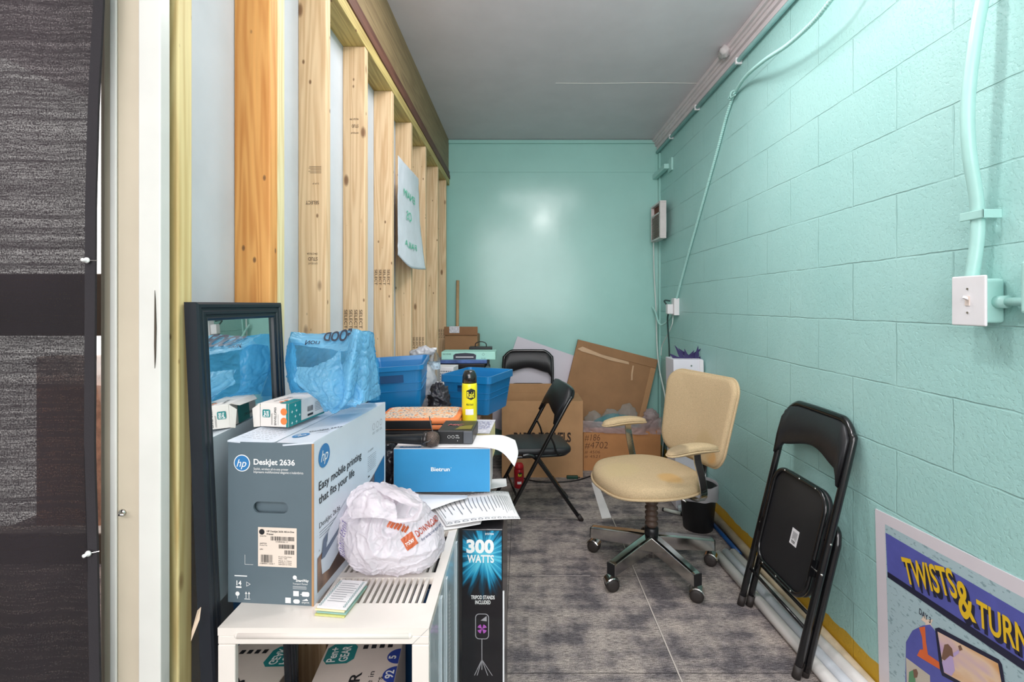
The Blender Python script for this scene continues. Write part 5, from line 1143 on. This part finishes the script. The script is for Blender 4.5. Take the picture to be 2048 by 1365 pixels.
for i in range(n+1):
    u=-1+2*i/n; y=u*(Wd+.004); a0=1.0-.03*abs(u)**5-.035*max(0,abs(u)-.85)/.15; a1=.80+.02*math.cos(u*PI)-.05*max(0,abs(u)-.86)/.14
    base_t=ft.lerp(top,a0); base_b=ft.lerp(top,a1); zc=-.030*(1-u*u)
    def o_(q,off): v=q-bn*(off+zc); return Vector((v.x,y,v.z))
    mid=(base_t+base_b)/2
    rings.append([o_(base_b,-.010),o_(base_b+bd*.006,-.022),o_(mid,-.026),o_(base_t-bd*.006,-.022),o_(base_t,-.006),o_(base_t-bd*.004,.006),o_(mid,.008),o_(base_b+bd*.004,.004)])
loft(bm,rings); mk('backrest',bm,vinyl,t,True)
# ------------------------------------------------------------------ office chair
th0=math.radians(200)
oc_stain=[((.04,.12,.52),.07,(206,160,96)),((-.28,.16,.60),.05,(206,156,90)),((-.10,.22,.69),.06,(120,104,84))]
def fab(name,st=()): return mat(name,(199,175,139),.95,var=.12,vs=260,bs=.9,bsc=420,spec=.15,stains=st,bd=.0015)
t=thing('office_chair','worn beige fabric swivel chair on a five-legged chrome base with black casters','chair',(.643,2.40,0),th0)
# seat
pl=[]
for i in range(48):
    a=2*PI*i/48; c_,s_=math.cos(a),math.sin(a); e=2/2.7; rx=.262 if c_>0 else .215
    pl.append((.01+rx*math.copysign(abs(c_)**e,c_),.255*math.copysign(abs(s_)**e,s_)*(1 if c_>0 else 1-.10*(-c_))))
def dome(bm,pl,z0,h,edge,M=None,rim=.02,curve=lambda x,y:0,n=6):
    M=M or Matrix(); cx=sum(p[0] for p in pl)/len(pl); cy=sum(p[1] for p in pl)/len(pl)
    def rg(k,z): return [M@Vector((cx+(x-cx)*k,cy+(y-cy)*k,z+curve(cx+(x-cx)*k,cy+(y-cy)*k))) for x,y in pl]
    rings=[rg(.90,z0),rg(.98,z0+.004),rg(1.0,z0+.016),rg(1.005,z0+edge*.5),rg(.995,z0+edge*.8),rg(.965,z0+edge+h*.15),rg(.9,z0+edge+h*.42),rg(.75,z0+edge+h*.72),rg(.5,z0+edge+h*.93),rg(.25,z0+edge+h),rg(.03,z0+edge+h)]
    loft(bm,rings); return bm
mk('seat',dome(B(),pl,.428,.020,.054,curve=lambda x,y:-.02*max(0,(x-.15)/.12)**2),fab('seat_fabric',[((.01,.16,.485),.075,(206,160,96)),((.16,-.02,.49),.12,(200,178,136))]),t,True)
bm=B(); tube(bm,[Vector((x*1.012,y*1.012,.441-.02*max(0,(x-.15)/.12)**2)) for x,y in pl],.006,8,0,True); mk('seat_piping',bm,fab('piping_fabric'),t,True)
mk('seat_pan',prism(B(),[(x*.8,y*.8) for x,y in pl],.012,Matrix.Translation((0,0,.412))),blk,t)
# backrest
Mb=Matrix.Translation((-.245,0,.515))@Matrix.Rotation(math.radians(-13),4,'Y')@Matrix(((0,0,1,0),(1,0,0,0),(0,1,0,0),(0,0,0,1)))  # local x->y, y->z, z->x
plb=[]
for (x,y) in rrect(-.258,0,.258,.435,.085,8):
    k=1-.14*max(0,1-y/.42)**1.5; plb.append((x*k,y))
mk('backrest',dome(B(),plb,-.025,.014,.036,Mb,curve=lambda x,y:.035*(x/.24)**2),fab('back_fabric',[((-.22,.16,.57),.05,(204,152,84)),((-.24,.10,.60),.10,(190,166,126))]),t,True)
bm=B(); tube(bm,[Mb@Vector((x*1.006,.222+(y-.222)*1.006,-.012+.035*(x/.24)**2)) for x,y in plb],.006,8,0,True); mk('back_piping',bm,fab('piping_fabric'),t,True)
mk('back_bar',tube(B(),[(-.08,0,.405),(-.26,0,.405),(-.315,0,.44),(-.325,0,.56),(-.345,0,.66)],.022,10,6,flat=.25),mat('dark_bar',(44,42,42),.4),t,True)
# arms
def armpad(s,yc,xc,stn=()):
    pa=[]
    for i in range(36):
        a=2*PI*i/36; c_,s_=math.cos(a),math.sin(a); pa.append((xc+.135*math.copysign(abs(c_)**.7,c_),yc+.036*math.copysign(abs(s_)**.8,s_)*(1+.12*c_)))
    o=mk('armrest',dome(B(),pa,.645,.012,.024,curve=lambda x,y:-.012*((x-xc)/.13)**2),fab('arm_fabric_%d'%(s+1),stn),t,True)
    bm=B(); tube(bm,[Vector((xc+(x-xc)*1.01,yc+(y-yc)*1.03,.653-.012*((x-xc)/.13)**2)) for x,y in pa],.004,8,0,True); p=mk('armrest_piping',bm,fab('piping_fabric'),t,True)
    # flat chrome bar bent outward and down under the seat
    xs,ys=(-.05,yc); path=[(xs,ys,.648),(xs-.004,ys,.60),(xs-.02,ys+s*.006,.53),(xs-.035,ys+s*.004,.46),(xs-.04,ys-s*.01,.424),(xs-.04,ys-s*.05,.405),(xs-.03,s*.06,.402)]
    path=catm(path,6); bm=B(); rg=[]
    for i,p_ in enumerate(path):
        d=(path[min(i+1,len(path)-1)]-path[max(i-1,0)]).normalized(); ax=Vector((1,0,0)); nn=d.cross(ax).normalized(); ax=nn.cross(d).normalized()
        rg.append([p_+ax*.019+nn*.003,p_-ax*.019+nn*.003,p_-ax*.019-nn*.003,p_+ax*.019-nn*.003])
    loft(bm,rg); mk('arm_support',bm,chrome,t,bev=.0015)
armpad(1,.27,-.03,[((.06,.27,.68),.06,(128,112,90))]); armpad(-1,-.292,-.03)
# column
mk('column',cyl(B(),(0,0,.06),(0,0,.155),.030),chrome,t,True); bm=B(); prof=[(.026,.155),(.034,.158),(.034,.20),(.028,.204)]
mk('column_collar',lathe(B(),prof,None,24),blk,t,True)
prof=[(.024,.204)]
for i in range(6): z=.208+i*.026; prof+=[(.024,z),(.032,z+.008),(.032,z+.014),(.024,z+.022)]
prof+=[(.022,.405)]; mk('bellows',lathe(B(),prof,None,28),mat('brown_bellows',(84,66,56),.6),t,True)
mk('tilt_box',bx(B(),(-.09,-.06,.385),(.09,.06,.411)),blk,t,bev=.006); mk('tension_knob',cyl(B(),(-.14,.07,.395),(-.14,.13,.385),.012),chrome,t,True); mk('lever',cyl(B(),(-.05,.05,.395),(-.08,.16,.375),.005),chrome,t,True)
for k in range(5):
    a=math.radians(5+72*k)-th0; d=Vector((math.cos(a),math.sin(a),0)); n=Vector((-d.y,d.x,0)); rg=[]
    for q,(rr,zt_,zb_,hw) in enumerate(((.02,.170,.098,.028),(.12,.160,.094,.027),(.30,.134,.078,.023),(.315,.131,.076,.022))):
        rg.append([d*rr+n*hw+Vector((0,0,zb_)),d*rr+n*hw*.9+Vector((0,0,zt_-.006)),d*rr+n*hw*.55+Vector((0,0,zt_)),d*rr-n*hw*.55+Vector((0,0,zt_)),d*rr-n*hw*.9+Vector((0,0,zt_-.006)),d*rr-n*hw+Vector((0,0,zb_))])
    bm=B(); loft(bm,rg); lg=mk('base_leg',bm,chrome,t,bev=.002)
    bm=B(); bx(bm,(.3145,-.0205,.077),(.319,.0205,.129),Matrix.Rotation(a,4,'Z')); e_=mk('end_plug',bm,blk,lg)
    ca=a+random.uniform(-1,1); Mc=Matrix.Translation(d*.292)@Matrix.Rotation(ca,4,'Z')
    bm=B(); cyl(bm,(0,0,.055),(0,0,.085),.008); p=mk('caster_stem',bm,chrome,lg,True)
    for s in (-1,1): 
        bm=B(); lathe(bm,[(.002,0),(.020,.001),(.0295,.004),(.031,.010),(.0295,.018),(.014,.021),(.002,.021)],Mc@Matrix.Translation((.012,0,.0312))@Matrix.Rotation(-s*PI/2,4,'X')@Matrix.Translation((0,0,.003)),26); mk('caster_wheel',bm,rubber,lg,True)
    bm=B(); 
    rg=[]
    for i in range(9):
        an=PI*i/8*.75+.3; rg.append([Mc@Vector((.012+math.cos(an)*rr_,yy,.0312+math.sin(an)*rr_)) for rr_,yy in ((.032,-.026),(.036,-.023),(.036,.023),(.032,.026))])
    loft(bm,rg); mk('caster_hood',bm,chrome,lg)
# ------------------------------------------------------------------ waste bin
t=thing('waste_bin','small black waste bin with a folded-over grey liner behind the office chair','waste bin',(1.030,2.83,0))
mk('bin_body',lathe(B(),[(.080,0),(.083,.004),(.103,.24),(.106,.25),(.102,.25),(.080,.012),(.002,.010)],None,40),mat('bin_black',(22,22,24),.5),t,True)
lf=film('liner_poly',(206,202,206),.88,.35,.35,.8); bm=B(); rings=[]
for j,(rr,z) in enumerate(((.085,.10),(.098,.20),(.1045,.255),(.108,.268),(.111,.262),(.1125,.235),(.1115,.205),(.112,.185))):
    rings.append([Vector(((rr+(.003*noise.noise(Vector((math.cos(i/48*2*PI)*3,math.sin(i/48*2*PI)*3,j*.6)))))*math.cos(i/48*2*PI),(rr)*math.sin(i/48*2*PI),z+.012*noise.noise(Vector((math.cos(i/48*2*PI)*2,math.sin(i/48*2*PI)*2,j*.3+4))))) for i in range(48)])
loft(bm,rings,cap=False); mk('liner',bm,lf,t,True)
# ------------------------------------------------------------------ tubes on the floor
tw=mat('tube_white',(226,222,218),.45,var=.04); tb=mat('tube_beige',(208,190,160),.6,var=.12,vs=12)
def rod(name,label,a,b_,r,m,group='paper tubes along the wall',capm=None):
    t=thing(name,label,'tube',((a[0]+b_[0])/2,(a[1]+b_[1])/2,0),0,group); mk('tube_wall',cyl(B(),a,b_,r,seg=24),m,t,True,w=True); mk('end_cap',cyl(B(),Vector(b_)+(Vector(b_)-Vector(a)).normalized()*.001,Vector(b_)+(Vector(b_)-Vector(a)).normalized()*.003,r*.96,seg=24),capm or tw,t,True,w=True); return t
rod('paper_tube','outermost white tube of those lying along the wall, nearest the office chair',(1.075,1.05,.0235),(1.002,2.47,.0235),.0225,tw)
rod('paper_tube','second white tube from the carpet side, crossing under the folded chair',(1.122,1.05,.0225),(1.052,2.50,.0225),.0205,mat('tube_grey_white',(210,214,220),.45,var=.03))
rod('paper_tube','third white tube from the carpet side, its end just short of the blue pole',(1.148,1.1,.056),(1.092,2.50,.0215),.020,tw)
rod('paper_tube','long beige tube lying tightly against the yellow foot of the wall',(1.164,1.2,.0245),(1.164,3.02,.0245),.0235,tb)
rod('blue_pole','thin dark blue pole lying between the beige tube and the white tubes','' or (1.126,2.50,.013),(1.122,2.98,.013),.0115,mat('blue_pole_paint',(28,74,130),.35),group=None)
# ------------------------------------------------------------------ small things on the carpet
t=thing('paper_strip','narrow white paper strip with marks lying on the carpet near the cartons','paper',(.53,3.2,.001)); bm=B(); cr=[onz(1183,966,.001),onz(1195,965,.001),onz(1223,1036,.001),onz(1204,1038,.001)]; vs=[bm.verts.new(c) for c in cr]; bm.faces.new(vs); mk('strip',bm,paperm,t,w=True,solid=.0012)
t=thing('white_marker','white marker pen with black ends lying on the carpet by the waste bin','marker',(.9,2.98,0)); p0=onz(1325,1019,.011); p1=onz(1366,1029,.011); mk('pen_body',cyl(B(),p0.lerp(p1,.08),p0.lerp(p1,.9),.0105),mat('marker_white',(206,210,200),.4),t,True,w=True); mk('pen_cap',cyl(B(),p0,p0.lerp(p1,.079),.0112),blk,t,True,w=True); mk('end_plug',cyl(B(),p0.lerp(p1,.901),p1,.0112),blk,t,True,w=True)
p=onz(1360,1008,.03)+Vector((0,-.06,0)); o=mk('plastic_cup',lathe(B(),[(.018,-.03),(.022,0),(.03,.03)],Matrix.Translation(p)@Matrix.Rotation(1.3,4,'Y'),18,False),mat('cup_clear',(214,228,232),.1,alpha=.7),None,True); tag(o,'clear plastic cup lying on the carpet left of the waste bin','cup')
o=mk('extension_cord',tube(B(),[onz(1030,950,.006),onz(1060,961,.006),onz(1100,965,.006),onz(1150,962,.006),onz(1185,952,.006),onz(1215,948,.006)],.0045,8,6),blk,None,True); tag(o,'thin black cord lying on the carpet at the foot of the tan carton','cord')
t=thing('plug','dark green extension plug lying against the foot of the tan carton','plug',(.4,3.6,0)); q=onz(1148,955,.012); mk('plug_body',bx(B(),(-.055,-.012,-.012),(.03,.012,.012),Matrix.Translation(q)),mat('dark_green_plastic',(20,62,48),.5),t,w=True,bev=.005); mk('prong',bx(B(),(.031,-.006,-.003),(.045,.006,.003),Matrix.Translation(q)),chrome,t,w=True)
t=thing('scrap_paper','torn beige scrap of paper hanging beside the foot of the mirror','paper',P(392,1245,.868)); bm=B(); vs=[bm.verts.new(P(*c)) for c in ((395,1222,.872),(402,1215,.878),(399,1240,.874),(382,1283,.862),(384,1262,.864))]; bm.faces.new(vs); mk('scrap',bm,mat('scrap_beige',(224,196,172),.7),t,w=True,solid=.0008)

# ------------------------------------------------------------------ poster on the block wall
pp=Vector((XW-.004,1.30,.0))
t=thing('event_poster','large white bordered poster lettered TWISTS & TURN low on the mint wall','poster',(XW,1.25,.3))
def WP(px,py,off=.004): return onw(px,py,off)
def pw(bm,pts,off): 
    bm.faces.new([bm.verts.new(WP(a,b_,off)) for a,b_ in pts]); return bm
# sheet corners in wall coordinates
def wyz(px,py): v=WP(px,py,.004); return v.y,v.z
y0,z0_=wyz(1750,1018); bm=B()
def wall(y,z,off): return Vector((XW-off,y,z))
ye=.92; zt0,zt1=z0_,z0_+.045
bm=B(); loft(bm,[[wall(y0,zt0,.0005),wall(y0,zt0,.004),wall(ye,zt1,.004),wall(ye,zt1,.0005)],[wall(y0-.02,.02,.0005),wall(y0-.02,.02,.004),wall(ye-.02,.02,.004),wall(ye-.02,.02,.0005)]]); mk('poster_sheet',bm,mat('poster_white',(226,218,224),.5,var=.01),t,w=True)
def ext(px0,py0,px1,py1,pxe=2230): # continue a pixel line beyond the frame edge
    return (pxe,py0+(py1-py0)*(pxe-px0)/(px1-px0))
# pale blue field
def m_speck():
    m,nt,b=base('poster_field'); tc=N(nt,'ShaderNodeTexCoord').outputs['Object']; f=noisen(nt,1,tc,2,.5,(60,60,140)); c=ramp(nt,f,[(.0,(176,200,206)),(.60,(178,202,208)),(.66,(140,166,174))]); nt.links.new(c,b.inputs['Base Color']); b.inputs['Roughness'].default_value=.5; return m
bm=B(); pw(bm,[(1770,1049),(2048,1197),ext(1770,1049,2048,1197),(2230,1600),(1782,1600),(1779,1365)],.0044); mk('pale_field_print',bm,m_speck(),t,w=True)
bm=B(); e1=ext(1771,1066,2048,1228); e2=ext(1775,1149,2048,1334); pw(bm,[(1771,1066),(2048,1228),e1,e2,(2048,1334),(1775,1149)],.0050); mk('violet_band_print',bm,mat('poster_violet',(92,96,176),.5,var=.06,vs=20),t,w=True)
bm=B(); e3=ext(1775,1155,2048,1342); pw(bm,[(1775,1144),(2048,1324),ext(1775,1144,2048,1324),e3,(2048,1342),(1775,1155)],.0054); mk('dark_line_print',bm,mat('poster_navy',(36,36,60),.5,var=0),t,w=True)
# lettering laid along the band: (px,py) baseline left, height vector in px
def wtxt(bm,s,bl,br,hpx,off,bold=.04,ital=0):
    """baseline from bl to br (px), letter height hpx at left"""
    A=WP(*bl,off); Bv=WP(*br,off); Tl=WP(bl[0]-2,bl[1]-hpx,off); h=(Tl-A).length; x=(Bv-A); w_=x.length
    M=Matrix.Identity(4); X=x.normalized(); Z=Vector((-1,0,0)); Y=Z.cross(X); M=Matrix((X,Y,Z)).transposed().to_4x4(); M.translation=A
    txt(bm,s,M,0,0,h,w_,bold)
def stack(s,bl,br,h,bold=.03):
    bd=B(); wtxt(bd,s,(bl[0]+5,bl[1]+9),(br[0]+7,br[1]+11),h,.0058,bold+.03); mk('lettering',bd,MT['poster_navy'],t,w=True)
    by=B(); wtxt(by,s,bl,br,h,.0064,bold); mk('lettering',by,mat('poster_yellow',(240,196,40),.45,var=.02),t,w=True)
stack('TWISTS',(1813,1166),(1917,1198),47,.02); stack('&',(1921,1232),(1953,1246),68,.02); stack('TURN',(1955,1250),(2062,1318),50,.02)
bk=B(); wtxt(bk,'DAY 3',(1838,1228),(1861,1248),13,.0054,.01); mk('lettering',bk,MT['poster_navy'],t,w=True)
# backpack and tablet pictures
bm=B(); pw(bm,[(1811,1345),(1812,1285),(1825,1262),(1845,1252),(1860,1250),(1880,1275),(1895,1300),(1990,1362),(2048,1420),(2048,1500),(1811,1400)],.0052); mk('bag_picture',bm,MT['poster_violet'],t,w=True)
bm=B(); pw(bm,[(1838,1256),(1850,1254),(1852,1285),(1856,1310),(1878,1325),(1880,1340),(1850,1322),(1834,1312),(1840,1300),(1846,1300),(1844,1275)],.0056); mk('orange_print',bm,mat('poster_orange',(232,110,56),.5,var=.03),t,w=True)
bm=B(); pw(bm,[(1849,1231),(1853,1240),(1866,1240),(1862,1249),(1868,1262),(1856,1255),(1850,1258),(1851,1247),(1842,1240)],.0050); mk('star_print',bm,mat('poster_peach',(240,216,196),.5,var=0),t,w=True)
bm=B(); pw(bm,[(1870,1258),(1878,1256),(1998,1320),(2004,1330),(2012,1380),(2012,1420),(1884,1352),(1880,1340)],.0060); mk('tablet_frame_print',bm,MT['poster_navy'],t,w=True)
def m_scene():
    m,nt,b=base('poster_sunset'); tc=N(nt,'ShaderNodeTexCoord').outputs['Object']; f=noisen(nt,1,tc,2,.5,(3,5,14)); c=ramp(nt,f,[(.3,(226,170,110)),(.45,(238,206,176)),(.6,(206,170,206)),(.75,(160,140,200))]); nt.links.new(c,b.inputs['Base Color']); b.inputs['Roughness'].default_value=.45; return m
bm=B(); pw(bm,[(1875,1264),(1996,1328),(2004,1372),(2004,1410),(1888,1346)],.0065); mk('tablet_picture',bm,m_scene(),t,w=True)
bm=B(); pw(bm,[(1892,1290),(1898,1290),(1904,1300),(1906,1318),(1910,1342),(1903,1353),(1888,1345),(1884,1325),(1890,1310)],.0069); pw(bm,[(1905,1308),(1918,1300),(1918,1307),(1907,1316)],.0069); mk('figure_robe_picture',bm,mat('poster_lilac',(196,172,216),.5,var=0),t,w=True)
bm=B(); pw(bm,[(1889,1290),(1896,1289),(1904,1298),(1907,1315),(1900,1312),(1889,1322),(1883,1318),(1886,1302)],.0071); pw(bm,[(1916,1293),(1921,1291),(1925,1300),(1919,1303)],.0071); mk('figure_hair_picture',bm,mat('poster_brown',(130,96,78),.5,var=0),t,w=True)
bm=B(); pw(bm,[(1812,1316),(1860,1352),(1862,1420),(1814,1400)],.0059); mk('photo_card_print',bm,mat('poster_card',(206,196,180),.5,var=.05),t,w=True)
bm=B(); pw(bm,[(1818,1345),(1826,1341),(1830,1352),(1834,1400),(1816,1390)],.0062); mk('green_figure_picture',bm,mat('poster_green',(96,150,110),.5,var=0),t,w=True)
bm=B(); pw(bm,[(1826,1340),(1833,1339),(1836,1347),(1834,1356),(1828,1357)],.0064); mk('figure_head_picture',bm,MT['poster_brown'],t,w=True)
# ceiling lamp that lights this end of the room
t=thing('ceiling_lamp','bare bulb ceiling lamp above the near end of the room','lamp',(LAMP[0],LAMP[1],H)); mk('lamp_base',lathe(B(),[(.002,0),(.055,0),(.05,-.03),(.03,-.05),(.02,-.07)],None,28),wht,t,True); mk('bulb_socket',cyl(B(),(0,0,-.055),(0,0,-.085),.018),wht,t,True)
